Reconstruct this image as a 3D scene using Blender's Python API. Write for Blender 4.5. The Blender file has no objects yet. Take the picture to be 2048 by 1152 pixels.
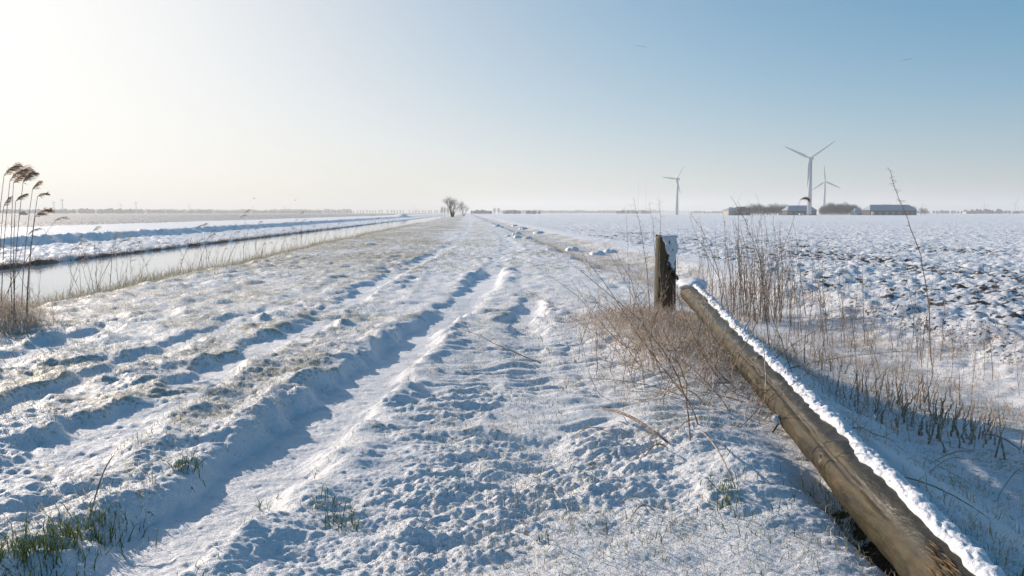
import bpy, math, random
import numpy as np
from mathutils import Vector, Matrix

random.seed(7); RNG = np.random.default_rng(7)
SC = bpy.context.scene
COL = SC.collection
R = math.radians

# ------------------------------------------------------------------ camera, sky, sun, exposure
FPX = 1607.0                       # focal length in pixels of a 2048 px wide picture
YAW = math.atan(89.0 / FPX); TILT = math.atan(150.5 / FPX); EYE = 1.65
cam = bpy.data.cameras.new('camera'); camo = bpy.data.objects.new('camera', cam); COL.objects.link(camo)
cam.sensor_width = 36.0; cam.lens = 36.0 * FPX / 2048.0
cam.clip_start = 0.05; cam.clip_end = 40000
camo.location = (0, 0, EYE); camo.rotation_euler = (math.pi / 2 - TILT, 0, -YAW)
SC.camera = camo

SUN_EL = 20.0; SUN_AZ = -42.0      # azimuth from +Y, negative = to the left
world = bpy.data.worlds.new('World'); SC.world = world; world.use_nodes = True
wn = world.node_tree.nodes; wl = world.node_tree.links
sky = wn.new('ShaderNodeTexSky'); sky.sky_type = 'NISHITA'; sky.sun_disc = False
sky.sun_elevation = R(SUN_EL); sky.sun_rotation = R(SUN_AZ)
sky.air_density = .60; sky.dust_density = 2.0; sky.ozone_density = 1.7; sky.altitude = 0
hs = wn.new('ShaderNodeHueSaturation'); hs.inputs['Saturation'].default_value = 1.46; hs.inputs['Hue'].default_value = .495
wb = wn.new('ShaderNodeVectorMath'); wb.operation = 'MULTIPLY'; wb.inputs[1].default_value = (1.34, 1.50, 1.48)      # white balance
k1 = wn.new('ShaderNodeVectorMath'); k1.operation = 'MULTIPLY_ADD'; k1.inputs[1].default_value = (.140,) * 3; k1.inputs[2].default_value = (1,) * 3   # soft shoulder of the bright haze near the sun
k2 = wn.new('ShaderNodeVectorMath'); k2.operation = 'DIVIDE'
wl.new(sky.outputs[0], hs.inputs['Color']); wl.new(hs.outputs[0], wb.inputs[0]); wl.new(wb.outputs[0], k1.inputs[0]); wl.new(wb.outputs[0], k2.inputs[0]); wl.new(k1.outputs[0], k2.inputs[1]); wl.new(k2.outputs[0], wn['Background'].inputs[0]); wn['Background'].inputs[1].default_value = 0.15

sl = bpy.data.lights.new('sun', 'SUN'); sl.energy = 5.0; sl.angle = R(0.5); sl.color = (1.0, 0.865, 0.735)
so = bpy.data.objects.new('sun', sl); COL.objects.link(so)
sd = Vector((math.sin(R(SUN_AZ)) * math.cos(R(SUN_EL)), math.cos(R(SUN_AZ)) * math.cos(R(SUN_EL)), math.sin(R(SUN_EL))))
so.rotation_euler = sd.to_track_quat('Z', 'Y').to_euler(); so.location = sd * 200

SC.view_settings.view_transform = 'Standard'; SC.view_settings.look = 'None'
SC.view_settings.gamma = 1; SC.view_settings.use_curve_mapping = False
SC.view_settings.exposure = 0.22
SC.cycles.volume_bounces = 1; SC.cycles.max_bounces = 8; SC.cycles.diffuse_bounces = 3; SC.cycles.transparent_max_bounces = 8

# ------------------------------------------------------------------ picture ray helpers (to survey the place)
CR = Vector((math.cos(YAW), -math.sin(YAW), 0)); CF0 = Vector((math.sin(YAW), math.cos(YAW), 0))
CF = CF0 * math.cos(TILT) - Vector((0, 0, 1)) * math.sin(TILT)
CU = CF0 * math.sin(TILT) + Vector((0, 0, 1)) * math.cos(TILT)
def ray(px, py): return (CF * FPX + CR * (px - 1024) + CU * (576 - py)).normalized()
def at(px, py, Y):
    """the point seen at (px, py) whose distance along the track is Y"""
    d = ray(px, py); return Vector((0, 0, EYE)) + d * (Y / d.y)

# ------------------------------------------------------------------ noise
_T = np.random.default_rng(3)
_ang = _T.random((256, 256)) * 2 * np.pi
_GX = np.cos(_ang); _GY = np.sin(_ang)
def pn(x, y, sx=0, sy=0):
    x = x + sx * 17.31; y = y + sy * 9.77 + sx * 3.1
    xi = np.floor(x).astype(np.int64); yi = np.floor(y).astype(np.int64)
    fx = x - xi; fy = y - yi
    u = fx * fx * (3 - 2 * fx); v = fy * fy * (3 - 2 * fy)
    x0 = xi & 255; x1 = (xi + 1) & 255; y0 = yi & 255; y1 = (yi + 1) & 255
    a = _GX[x0, y0] * fx + _GY[x0, y0] * fy
    b = _GX[x1, y0] * (fx - 1) + _GY[x1, y0] * fy
    c = _GX[x0, y1] * fx + _GY[x0, y1] * (fy - 1)
    d = _GX[x1, y1] * (fx - 1) + _GY[x1, y1] * (fy - 1)
    return (a + (b - a) * u + ((c + (d - c) * u) - (a + (b - a) * u)) * v) * 1.5
def ss(x, a, b):
    t = np.clip((x - a) / (b - a), 0, 1); return t * t * (3 - 2 * t)

# ------------------------------------------------------------------ the lie of the land
PX = [-6000, -60, -34, -31.4, -30.4, -25.5, -24.1, -23.8, -22, -13, -11.2, -10, -8.6, -7.4, -3, 0, 2.5, 3.8, 5.5, 7.6, 9.2, 10.8, 6000]
PZ = [-.35, -.28, -.15, -.02, -.62, -.95, -1.06, -1.5, -2.2, -2.2, -1.5, -1.0, -.22, .0, .05, .02, .07, .05, -.88, -.92, -.42, -.36, -.42]
WATER_Z = -1.25
RUTS = [  # ([Y, X] of the centre), half width, ([Y, depth])
    ([(0, -2.5), (4.3, -1.5), (5.9, -1.25), (7.4, -1.03), (9, -.92), (11.4, -.62), (13.3, -.2), (18, .32), (22.7, .72), (28, 1.2), (38, 2.1), (58, 2.5), (85, 2.9), (150, 3.3), (400, 3.4)],
     .35, [(0, .05), (5, .09), (11.5, .11), (13.2, .06), (15.5, .035), (17.5, .08), (21, .14), (22.5, .13), (23.4, .02), (60, .012), (100, .008)]),
    ([(0, -3.2), (4, -2.8), (7, -2.62), (9.5, -2.44), (14, -2.2), (25, -1.85), (30, -1.4), (43, -.66), (75, 0), (120, .5), (400, .6)],
     .26, [(0, .05), (7, .07), (12, .085), (16, .06), (24, .075), (38, .07), (46, .02), (100, .008)]),
    ([(0, -4.3), (5, -3.9), (8, -3.7), (14, -3.3), (25, -2.9), (60, -2.6)], .22, [(0, .05), (8, .07), (12, .05), (18, .02), (30, 0), (99, 0)]),
    ([(0, -5.8), (6, -5.3), (9, -5.15), (20, -4.9), (60, -4.4)], .24, [(0, .06), (12, .06), (18, .01), (99, 0)]),
    ([(0, .2), (9, .7), (12.5, .9), (15, 1.2), (24, 1.6), (38, 2.4)], .22, [(0, .0), (8, .02), (10.2, .04), (11.2, .12), (14, .10), (16, .03), (99, .0)]),
]
def H(X, Y, s=0.02, extra=False):
    X = np.asarray(X, float); Y = np.asarray(Y, float); s = np.broadcast_to(np.asarray(s, float), X.shape)
    def lod(lam): return ss(lam / np.maximum(s, 1e-6), .9, 2.0)
    def lodf(lam): return .65 + .35 * ss(lam / np.maximum(s, 1e-6), .5, 1.6)
    def lodc(lam): return .25 + .75 * ss(lam / np.maximum(s, 1e-6), .5, 1.6)
    edge = np.interp(Y, [0, 3, 13], [2.0, 2.45, 3.8])
    Xw = X + (3.8 - edge) * ss(X, .5, 2.2) * (1 - ss(X, 7, 11))
    wj = pn(X * .35, Y * .35, 1) * .35 + pn(X * 1.3, Y * 1.3, 2) * .12 * lod(.8)
    near = 1 - ss(np.abs(X), 70, 200)
    canal = ss(-X, 6.5, 8)
    z = np.interp(Xw + wj * near, PX, PZ)
    # the ditch gets shallow further up the track
    dfade = ss(Y, 18, 45) * .55
    z = np.where((X > 3) & (X < 12), z + dfade * np.maximum(0, -.4 - z), z)
    z = z + pn(X * .09, Y * .09, 3) * .06 + pn(X * .45, Y * .45, 4) * .035
    # mound round the post and beside the log
    z = z + .05 * np.exp(-(((X - 2.95) / 1.25) ** 2 + ((Y - 12.2) / 1.7) ** 2)) + .17 * np.exp(-(((X - 2.1) / .55) ** 2 + ((Y - 8.3) / 2.4) ** 2)) \
        + .13 * np.exp(-(((X - 1.55) / .5) ** 2 + ((Y - 4.9) / 1.2) ** 2))
    z = z - .24 * np.exp(-(((X - 2.02) / .13) ** 2 + ((Y - 3.6) / .8) ** 2))
    z = z + .16 * np.exp(-(((X + 7.0) / .8) ** 2 + ((Y - 11.4) / 1.2) ** 2))
    # heap on the far bank
    z = z + 1.5 * np.exp(-(((X + 33) / 3.5) ** 2 + ((Y - 405) / 16) ** 2))
    track = ss(X, -9.5, -7.6) * (1 - ss(X, 3.0, 4.2))
    verge = ss(X, 3.0, 4.2) * (1 - ss(X, 8.5, 10))
    lb = ss(X, -33, -31.5) * (1 - ss(X, -24.5, -23.5))
    fieldR = ss(X + wj + 2.5 * (1 - ss(Y, 19, 30)), 9.9, 11.2); fieldL = ss(-X + wj * 2, 60, 61.5)
    # ruts
    floor = np.zeros_like(X)
    for ri, (pts, hw, dep) in enumerate(RUTS):
        c = np.interp(Y, [p[0] for p in pts], [p[1] for p in pts]); d = np.interp(Y, [p[0] for p in dep], [p[1] for p in dep])
        d = d * (1 if ri == 0 else (.32 + .5 * ss(pn(Y * .33 + ri * 5, Y * 0 + ri, 16) + .4 * pn(Y * 1.1, Y * 0 + ri, 17), -.3, .35)))
        jit = (pn(X * .8, Y * 1.1, 11) * .18 + pn(X * 3, Y * 3, 12) * .12 + pn(X * 11, Y * 11, 13) * .025 * lod(.1)) * (1 - .4 * ss(Y, 20, 60))
        dx = X - c + jit; ad = np.abs(dx)
        left = ss(dx, -hw * 1.25, -hw * .72); right = 1 - ss(dx, hw * .55, hw * 1.35)
        m = left * right
        m = m * (1 - ss(Y, 180, 320))
        z = z - d * m
        z = z + d * .38 * np.exp(-((dx + hw * 1.55) / .17) ** 2) * (1 + pn(X * 2.2, Y * 2.2, 14)) + d * .34 * np.exp(-((dx - hw * 1.45) / .14) ** 2) * (1 + 1.2 * pn(X * 2.2, Y * 2.2, 15))
        floor = np.maximum(floor, m * ss(d, .015, .08))
    # general lumps of trodden snow
    amp = (track * (1 - .78 * floor) + verge * .8 + lb * 1.0)
    patch = .65 + .9 * ss(pn(X * .5, Y * .5, 21), -.25, .45); rough = .35 + 1.15 * ss(pn(X * 1.1, Y * 1.1, 28) + .5 * pn(X * 3.1, Y * 3.1, 29), -.35, .45)
    l = np.zeros_like(X)
    l += .040 * (np.abs(pn(X * 1.9, Y * 1.6, 22)) - .25) * lod(.55)
    l += .022 * pn(X * 2.4, Y * 4.0, 30) * lodc(.3)
    l += .018 * (np.abs(pn(X * 3.4, Y * 5.6, 23)) - .25) * lodc(.22)
    l += rough * (.014 * pn(X * 6, Y * 12, 24) + .007 * (np.abs(pn(X * 9.5, Y * 12, 36)) - .25)) * (.3 + .7 * lod(.1))
    l += .013 * rough * (np.abs(pn(X * 17, Y * 24, 25)) - .25) * lod(.05)
    l += .005 * pn(X * 42, Y * 44, 26) * lod(.025)
    z = z + l * amp * patch
    z = z + lb * (.20 * (np.abs(pn(X * 1.2, Y * .8, 33)) - .25) + .15 * (np.abs(pn(X * 3.3, Y * 2.6, 34)) - .25))
    z = z + (track + .7 * verge) * (.045 * (np.abs(pn(X * 2.2, Y * 1.3, 35)) - .2) + .03 * pn(X * 5, Y * 3, 39)) * ss(Y, 12, 30) * (1 - .7 * floor)
    z = z + (.006 * pn(X * 22, Y * 24, 27) * lod(.045) + .010 * pn(X * 3, Y * 7, 37) + .006 * pn(X * 8, Y * 16, 38) * lod(.08)) * floor
    tus = track * ss(-X, .5, 1.3) * (1 - ss(Y, 26, 40)) * (1 - floor)
    z = z + tus * (.050 * ss(pn(X * 1.7, Y * 1.5, 46), -.05, .55) + .026 * (np.abs(pn(X * 5.5, Y * 6.5, 47)) - .2) * lodc(.2) + .020 * (np.abs(pn(X * 12, Y * 14, 48)) - .2) * (.3 + .7 * lod(.08)))
    # tyre lug ripples between the ruts
    band = ss(X, -.75, -.1) * (1 - ss(X, 1.5, 2.1)) * ss(Y, 3.6, 6.5) * (1 - ss(Y, 15, 20))
    ph = Y + .12 * pn(X * 1.2, Y * .8, 31) * 2 + .05 * X
    z = z + band * .015 * (np.sin(ph * 2 * np.pi / .23) + .45 * np.sin(ph * 2 * np.pi / .14 + X)) * (.5 + .8 * ss(pn(X * 1.5, Y * 1.5, 32), -.3, .3)) * lod(.2)
    # clods of the ploughed land
    cl = np.zeros_like(X)
    cl += .11 * np.abs(pn(X * .9, Y * .8, 41)) * lodf(1.1)
    cl += .12 * np.abs(pn(X * 2.3, Y * 2.0, 42)) * lodf(.45)
    cl += .085 * np.abs(pn(X * 5, Y * 5.4, 43)) * lodf(.2)
    cl += .035 * np.abs(pn(X * 10, Y * 11, 44)) * lod(.08)
    cl += .05 * np.sin((X * .5 + Y * .87) * 2 * np.pi / 1.35 + 1.5 * pn(X * .3, Y * .3, 45)) * lod(1.3)
    fz = fieldR + 1.3 * fieldL
    z = z + (cl - .1) * fz
    if not extra: return z
    # how much dead grass or soil shows through
    n1 = pn(X * .22, Y * .18, 51); n2 = pn(X * 1.1, Y * .9, 52); n3 = pn(X * 3.5, Y * 3.5, 53)
    cov = track * (.31 + .16 * ss(Y, 9, 34) + .25 * n1 + .22 * n2 + .12 * n3) * (1 - .85 * floor)
    cov = cov + track * .24 * ss(-X, .9, 2.2) * ss(Y, 3, 7) * (1 - .8 * floor)
    cov = cov + .5 * np.exp(-((X + 8.1) / .8) ** 2) * ss(Y, 8, 11)
    cov = np.maximum(cov, verge * (.42 + .18 * ss(Y, 18, 34) + .25 * n2 + .2 * n1))
    cov = np.maximum(cov, lb * (.22 + .2 * n2 + .2 * n1))
    bright = np.exp(-((X - 10.0) / .6) ** 2) * ss(Y, 20, 32)
    cov = cov * (1 - .75 * bright)
    cov = np.maximum(cov, .75 * np.exp(-(((X - 2.9) / 1.1) ** 2 + ((Y - 11.5) / 1.8) ** 2)))
    green = np.clip(.25 + .5 * np.exp(-((X + 8.3) / .7) ** 2) * (1 - ss(Y, 14, 60)) + .35 * n2, 0, 1)
    soil = np.where(X < 0, (ss(-X, 23.2, 23.6) * (1 - ss(-X, 23.95, 24.25))) + fieldL * .66, fieldR * (.26 + .20 * (1 - ss(X + Y * .3, 25, 60)) + .25 * n1))
    soil = np.maximum(soil, .95 * np.exp(-(((X - 2.03) / .16) ** 2 + ((Y - 3.6) / .75) ** 2)))  # darkens the ground in the hollow under the log
    soil = np.maximum(soil, (z < WATER_Z - .05) * 1.0)
    return z, np.clip(cov, 0, 1), np.clip(green, 0, 1), np.clip(soil, 0, 1)
def hz(x, y): return float(H(np.array([x]), np.array([y]))[0])
def ground_at(px, py, far=900):
    d = ray(px, py); t = np.geomspace(1.5, far, 1400)
    x = d.x * t; y = d.y * t; z = EYE + d.z * t - H(x, y)
    i = int(np.argmax(z < 0)) if (z < 0).any() else len(t) - 1
    return Vector((x[i], y[i], EYE + d.z * t[i]))

# ------------------------------------------------------------------ materials
def mat(name, rough=.8):
    m = bpy.data.materials.new(name); m.use_nodes = True
    b = m.node_tree.nodes['Principled BSDF']; b.inputs['Roughness'].default_value = rough
    b.inputs['Specular IOR Level'].default_value = .3
    return m, m.node_tree.nodes, m.node_tree.links, b
def noise(n, l, vec, scale, detail=4, rough=.55):
    t = n.new('ShaderNodeTexNoise'); t.inputs['Scale'].default_value = scale; t.inputs['Detail'].default_value = detail
    t.inputs['Roughness'].default_value = rough; l.new(vec, t.inputs['Vector']); return t
def mixc(n, l, fac, a, b):
    m = n.new('ShaderNodeMix'); m.data_type = 'RGBA'
    for v, s in ((fac, 0), (a, 6), (b, 7)):
        if hasattr(v, 'links'): l.new(v, m.inputs[s])
        elif s == 0: m.inputs[0].default_value = v
        else: m.inputs[s].default_value = (*v, 1)
    return m.outputs[2]
def mrange(n, l, v, a, b, c=0., d=1.):
    m = n.new('ShaderNodeMapRange')
    for i, q in enumerate((v, a, b, c, d)):
        if hasattr(q, 'links'): l.new(q, m.inputs[i])
        else: m.inputs[i].default_value = q
    return m.outputs[0]
def mth(n, l, op, a, b=0.):
    m = n.new('ShaderNodeMath'); m.operation = op
    for i, q in enumerate((a, b)):
        if hasattr(q, 'links'): l.new(q, m.inputs[i])
        else: m.inputs[i].default_value = q
    return m.outputs[0]
def bump(n, l, b, hs):
    prev = None
    for h, dist, st in hs:
        bp = n.new('ShaderNodeBump'); bp.inputs['Distance'].default_value = dist; bp.inputs['Strength'].default_value = st
        l.new(h, bp.inputs['Height'])
        if prev: l.new(prev, bp.inputs['Normal'])
        prev = bp.outputs[0]
    l.new(prev, b.inputs['Normal'])
SNOW = (.84, .85, .88)

def ground_material(name, clods=0.0, fleck=28.0):
    m, n, l, b = mat(name, .55)
    geo = n.new('ShaderNodeNewGeometry'); pos = geo.outputs['Position']
    def attr(a):
        t = n.new('ShaderNodeAttribute'); t.attribute_name = a; return t.outputs['Fac']
    cov, gr, soil = attr('cover'), attr('green'), attr('soil')
    nf = noise(n, l, pos, fleck, 5, .65); nm = noise(n, l, pos, 6.0, 3); nl = noise(n, l, pos, .9, 3)
    snow = mixc(n, l, nm.outputs[0], (.85, .86, .885), (.92, .92, .93))
    frost = mixc(n, l, nf.outputs[0], (.66, .61, .54), (.36, .29, .20))
    frostg = mixc(n, l, nf.outputs[0], (.54, .56, .44), (.20, .21, .11))
    veg = mixc(n, l, mrange(n, l, gr, .2, .7), frost, frostg)
    n5 = noise(n, l, pos, 4.6, 4, .6)
    spk = mth(n, l, 'ADD', mth(n, l, 'MULTIPLY', nf.outputs[0], .62), mth(n, l, 'MULTIPLY', n5.outputs[0], .38))
    thr = mth(n, l, 'SUBTRACT', .68, mth(n, l, 'MULTIPLY', cov, .34))
    fac = mrange(n, l, spk, thr, mth(n, l, 'ADD', thr, .07), 0, .9)
    c = mixc(n, l, fac, snow, veg)
    # soil shows on steep faces and where the snow is thin
    sep = n.new('ShaderNodeSeparateXYZ'); l.new(geo.outputs['Normal'], sep.inputs[0])
    ns = noise(n, l, pos, 3.2 if clods else 14, 4, .6)
    thr2 = mth(n, l, 'SUBTRACT', .76, mth(n, l, 'MULTIPLY', soil, .46))
    st = mrange(n, l, sep.outputs[2], .93, .5, 0, .22 if clods else .13)
    fs = mrange(n, l, mth(n, l, 'ADD', ns.outputs[0], st), thr2, mth(n, l, 'ADD', thr2, .05))
    dirt = mixc(n, l, nf.outputs[0], (.035, .027, .02), (.11, .08, .055))
    c = mixc(n, l, fs, c, dirt)
    l.new(c, b.inputs['Base Color'])
    g1 = noise(n, l, pos, 55, 4, .7); g2 = noise(n, l, pos, 240, 2, .6)
    g0 = noise(n, l, pos, 15, 5, .7)
    hs = [(g0.outputs[0], .03, .8), (g1.outputs[0], .018, .8), (g2.outputs[0], .004, .6)]
    if clods:
        vo = n.new('ShaderNodeTexVoronoi'); vo.feature = 'SMOOTH_F1'; vo.inputs['Scale'].default_value = 2.1; l.new(pos, vo.inputs['Vector'])
        hs.insert(0, (vo.outputs['Distance'], -.001, .01)); hs.insert(0, (noise(n, l, pos, 2.2, 5, .6).outputs[0], .35, clods))
    bump(n, l, b, hs)
    return m

# ------------------------------------------------------------------ object helpers
def tag(o, label=None, cat=None, group=None, kind=None):
    if label: o['label'] = label
    if cat: o['category'] = cat
    if group: o['group'] = group
    if kind: o['kind'] = kind
    return o
def mesh_obj(name, V, F, m, parent=None, smooth=True, loc=None):
    me = bpy.data.meshes.new(name)
    if isinstance(F, np.ndarray):
        me.vertices.add(len(V)); me.vertices.foreach_set('co', np.asarray(V, np.float32).ravel())
        k = F.shape[1]; me.loops.add(F.size); me.loops.foreach_set('vertex_index', F.astype(np.int32).ravel())
        me.polygons.add(len(F)); me.polygons.foreach_set('loop_start', np.arange(0, F.size, k, dtype=np.int32))
        me.polygons.foreach_set('loop_total', np.full(len(F), k, np.int32)); me.update(calc_edges=True)
    else:
        me.from_pydata([tuple(v) for v in V], [], F); me.update()
    if smooth: me.polygons.foreach_set('use_smooth', np.ones(len(me.polygons), bool))
    for q in (m if isinstance(m, (list, tuple)) else [m]): me.materials.append(q)
    o = bpy.data.objects.new(name, me); COL.objects.link(o)
    if parent: o.parent = parent
    if loc is not None: o.location = loc
    return o
def empty(name, loc, rz=0):
    o = bpy.data.objects.new(name, None); COL.objects.link(o); o.location = loc; o.rotation_euler = (0, 0, rz)
    o.empty_display_size = .2; return o
def copy_tree(o, parent=None):
    c = o.copy(); COL.objects.link(c); c.parent = parent
    for ch in [x for x in o.children]: copy_tree(ch, c)
    return c
class MB:
    def __init__(s): s.v = []; s.f = []
    def tube(s, pts, rad, k=5, cap=True):
        pts = [Vector(p) for p in pts]; n = len(pts); base = len(s.v)
        prev = None
        for i, p in enumerate(pts):
            t = (pts[min(i + 1, n - 1)] - pts[max(i - 1, 0)]).normalized()
            if prev is None:
                a = Vector((0, 0, 1)) if abs(t.z) < .8 else Vector((1, 0, 0)); u = t.cross(a).normalized()
            else: u = (prev - t * prev.dot(t)).normalized()
            prev = u; w = t.cross(u); r = rad[i] if hasattr(rad, '__len__') else rad
            for j in range(k):
                a = 2 * math.pi * j / k; s.v.append(p + (u * math.cos(a) + w * math.sin(a)) * r)
        for i in range(n - 1):
            for j in range(k):
                a = base + i * k + j; b_ = base + i * k + (j + 1) % k; s.f.append((a, b_, b_ + k, a + k))
        if cap:
            s.f.append(tuple(base + j for j in range(k))[::-1]); s.f.append(tuple(base + (n - 1) * k + j for j in range(k)))
    def box(s, c, sz, rz=0):
        b = len(s.v); M = Matrix.Rotation(rz, 3, 'Z')
        for z in (-1, 1):
            for y in (-1, 1):
                for x in (-1, 1): s.v.append(Vector(c) + M @ Vector((x * sz[0] / 2, y * sz[1] / 2, z * sz[2] / 2)))
        for f in ((0, 2, 3, 1), (4, 5, 7, 6), (0, 1, 5, 4), (2, 6, 7, 3), (0, 4, 6, 2), (1, 3, 7, 5)): s.f.append(tuple(b + q for q in f))
    def poly(s, vs, fs):
        b = len(s.v); s.v += [Vector(v) for v in vs]; s.f += [tuple(b + q for q in f) for f in fs]
    def sliver(s, a, b_, w, up=Vector((0, 0, 1))):
        a = Vector(a); b_ = Vector(b_); t = b_ - a; side = t.cross(up)
        if side.length < 1e-6: side = Vector((1, 0, 0))
        side = side.normalized() * w; i = len(s.v)
        s.v += [a - side, a + side, b_]; s.f.append((i, i + 1, i + 2))
    def build(s, name, m, parent=None, smooth=True, loc=None): return mesh_obj(name, s.v, s.f, m, parent, smooth, loc)

# ------------------------------------------------------------------ ground sheet
def build_ground():
    fine = np.linspace(R(-39), R(39), 545); c0 = YAW
    coarse = np.linspace(R(39), R(321), 72)[1:-1]
    th = np.concatenate([fine, coarse]) + c0; nt = len(th)
    rs = [.4]
    while rs[-1] < 9000:
        r = rs[-1]; dd = min(max(.0120, .66 * r * r / 1325), .02 + .0050 * r) if r < 200 else .012 * r
        if r < 2.2: dd = .12
        rs.append(r + dd)
    rs = np.array(rs); nr = len(rs)
    Rr, Th = np.meshgrid(rs, th, indexing='ij')
    X = Rr * np.sin(Th); Y = Rr * np.cos(Th)
    dth = np.concatenate([np.full(545, R(78) / 545), np.full(nt - 545, R(4))])
    S = np.maximum(Rr * dth[None, :], np.gradient(rs)[:, None] * .7)
    z, cov, gr, soil = H(X, Y, S, True)
    z = z - 0.0 * Rr
    idx = np.arange(nr * nt).reshape(nr, nt)
    a = idx[:-1, :]; b = np.roll(idx, -1, 1)[:-1, :]; c = np.roll(idx, -1, 1)[1:, :]; d = idx[1:, :]
    Q = np.stack([a, d, c, b], -1).reshape(-1, 4)
    Xf = X.ravel(); Yf = Y.ravel(); V = np.stack([Xf, Yf, z.ravel()], 1)
    qx = Xf[Q].mean(1)
    mt = ground_material('frosted_track'); mfR = ground_material('snowy_ploughland', .55); mfL = ground_material('thin_snow_ploughland', .55, 9.0)
    mb = ground_material('bank_snow')
    for name, lo, hi, m in (('ploughed_field_beyond_canal', -1e9, -60, mfL), ('snowy_field_strip', -60, -31.4, mb), ('canal_bank', -31.4, -16, mb),
                            ('farm_track', -16, 4.4, mt), ('ditch_verge', 4.4, 9.8, mt), ('ploughed_field', 9.8, 1e9, mfR)):
        sel = Q[(qx >= lo) & (qx < hi)]
        used, inv = np.unique(sel, return_inverse=True)
        o = mesh_obj(name, V[used], inv.reshape(-1, 4), m); tag(o, kind='structure')
        for an, arr in (('cover', cov), ('green', gr), ('soil', soil)):
            at_ = o.data.attributes.new(an, 'FLOAT', 'POINT'); at_.data.foreach_set('value', arr.ravel()[used].astype(np.float32))
    print('ground quads', len(Q), nr, nt)
    # disc under the feet
    mb_ = MB(); k = 24
    mb_.v = [Vector((0, 0, hz(0, 0)))] + [Vector((.42 * math.sin(2 * math.pi * i / k), .42 * math.cos(2 * math.pi * i / k), hz(0, 0))) for i in range(k)]
    mb_.f = [(0, i + 1, (i + 1) % k + 1)[::-1] for i in range(k)]
    tag(mb_.build('ground_underfoot', mb), kind='structure')
build_ground()

# water
m, n, l, b = mat('canal_water', .06)
geo = n.new('ShaderNodeNewGeometry')
b.inputs['Base Color'].default_value = (.34, .42, .50, 1); b.inputs['Specular IOR Level'].default_value = .5; b.inputs['IOR'].default_value = 1.33
nz = noise(n, l, geo.outputs['Position'], 1.3, 3); bump(n, l, b, [(nz.outputs[0], .01, .12)])
w = MB(); w.poly([(-24.6, -60, WATER_Z), (-10, -60, WATER_Z), (-10, 2500, WATER_Z), (-24.6, 2500, WATER_Z)], [(0, 1, 2, 3)])
tag(w.build('canal_water', m), kind='structure')

# haze
hb = MB(); hb.box((0, 2000, 52), (12000, 12600, 112))
hm = bpy.data.materials.new('winter_air'); hm.use_nodes = True; hn = hm.node_tree.nodes
hn.remove(hn['Principled BSDF']); pv = hn.new('ShaderNodeVolumePrincipled')
pv.inputs['Color'].default_value = (.87, .89, .90, 1); pv.inputs['Density'].default_value = .00030; pv.inputs['Anisotropy'].default_value = .2
hm.node_tree.links.new(pv.outputs[0], hn['Material Output'].inputs['Volume'])
tag(hb.build('haze', hm, smooth=False), kind='stuff')

# ------------------------------------------------------------------ wood
def wood_material(name, dark, light, moss=(.10, .11, .05), along=(60, 60, 5)):
    m, n, l, b = mat(name, .7)
    tc = n.new('ShaderNodeTexCoord'); mp = n.new('ShaderNodeMapping'); mp.inputs['Scale'].default_value = along
    l.new(tc.outputs['Object'], mp.inputs[0])
    g = noise(n, l, mp.outputs[0], 1.0, 6, .6); s = noise(n, l, tc.outputs['Object'], 5.5, 5, .65); sp = noise(n, l, tc.outputs['Object'], 38, 3, .7)
    c = mixc(n, l, mrange(n, l, g.outputs[0], .35, .65), dark, light)
    c = mixc(n, l, mrange(n, l, s.outputs[0], .50, .66, 0, .6), c, moss)
    c = mixc(n, l, mrange(n, l, sp.outputs[0], .60, .72, 0, .5), c, tuple(min(1, q * 2.0) for q in light))
    c = mixc(n, l, mrange(n, l, s.outputs[0], .34, .28, 0, .6), c, tuple(q * .5 for q in dark))
    wa = n.new('ShaderNodeAttribute'); wa.attribute_name = 'wet_and_cracks'          # damp wood below melting snow, plus darkened cracks and knot hollows
    c = mixc(n, l, mth(n, l, 'MULTIPLY', wa.outputs['Fac'], .75), c, (.030, .026, .018))
    l.new(c, b.inputs['Base Color']); l.new(mrange(n, l, wa.outputs['Fac'], 0, 1, .7, .4), b.inputs['Roughness']); bump(n, l, b, [(g.outputs[0], .012, .7), (sp.outputs[0], .006, .7)])
    return m
def snow_material(name='lying_snow'):
    m, n, l, b = mat(name, .5); geo = n.new('ShaderNodeNewGeometry')
    b.inputs['Base Color'].default_value = (.76, .775, .81, 1)
    g1 = noise(n, l, geo.outputs['Position'], 45, 4, .7); g2 = noise(n, l, geo.outputs['Position'], 220, 2)
    bump(n, l, b, [(g1.outputs[0], .015, .7), (g2.outputs[0], .004, .6)]); return m
M_LOG = wood_material('weathered_log', (.013, .011, .006), (.078, .055, .022), (.034, .036, .013), (16, 3.5, 16))
M_POST = wood_material('dark_post_wood', (.028, .022, .014), (.10, .07, .035), (.07, .085, .03))
M_SNOW = snow_material()
def plain(name, col, rough=.7, metal=0, var=.25, scale=8):
    m, n, l, b = mat(name, rough); tc = n.new('ShaderNodeTexCoord')
    t = noise(n, l, tc.outputs['Object'], scale, 4)
    l.new(mixc(n, l, t.outputs[0], tuple(c * (1 - var) for c in col), tuple(min(1, c * (1 + var)) for c in col)), b.inputs['Base Color'])
    b.inputs['Metallic'].default_value = metal; return m
M_ROT = wood_material('rotten_wood', (.07, .04, .015), (.22, .13, .05), (.16, .11, .04), (25, 25, 12))
M_IRON = plain('rusted_iron', (.045, .035, .03), .6, .6)
M_DARK = plain('dark_crack', (.012, .01, .008), .9)

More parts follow.
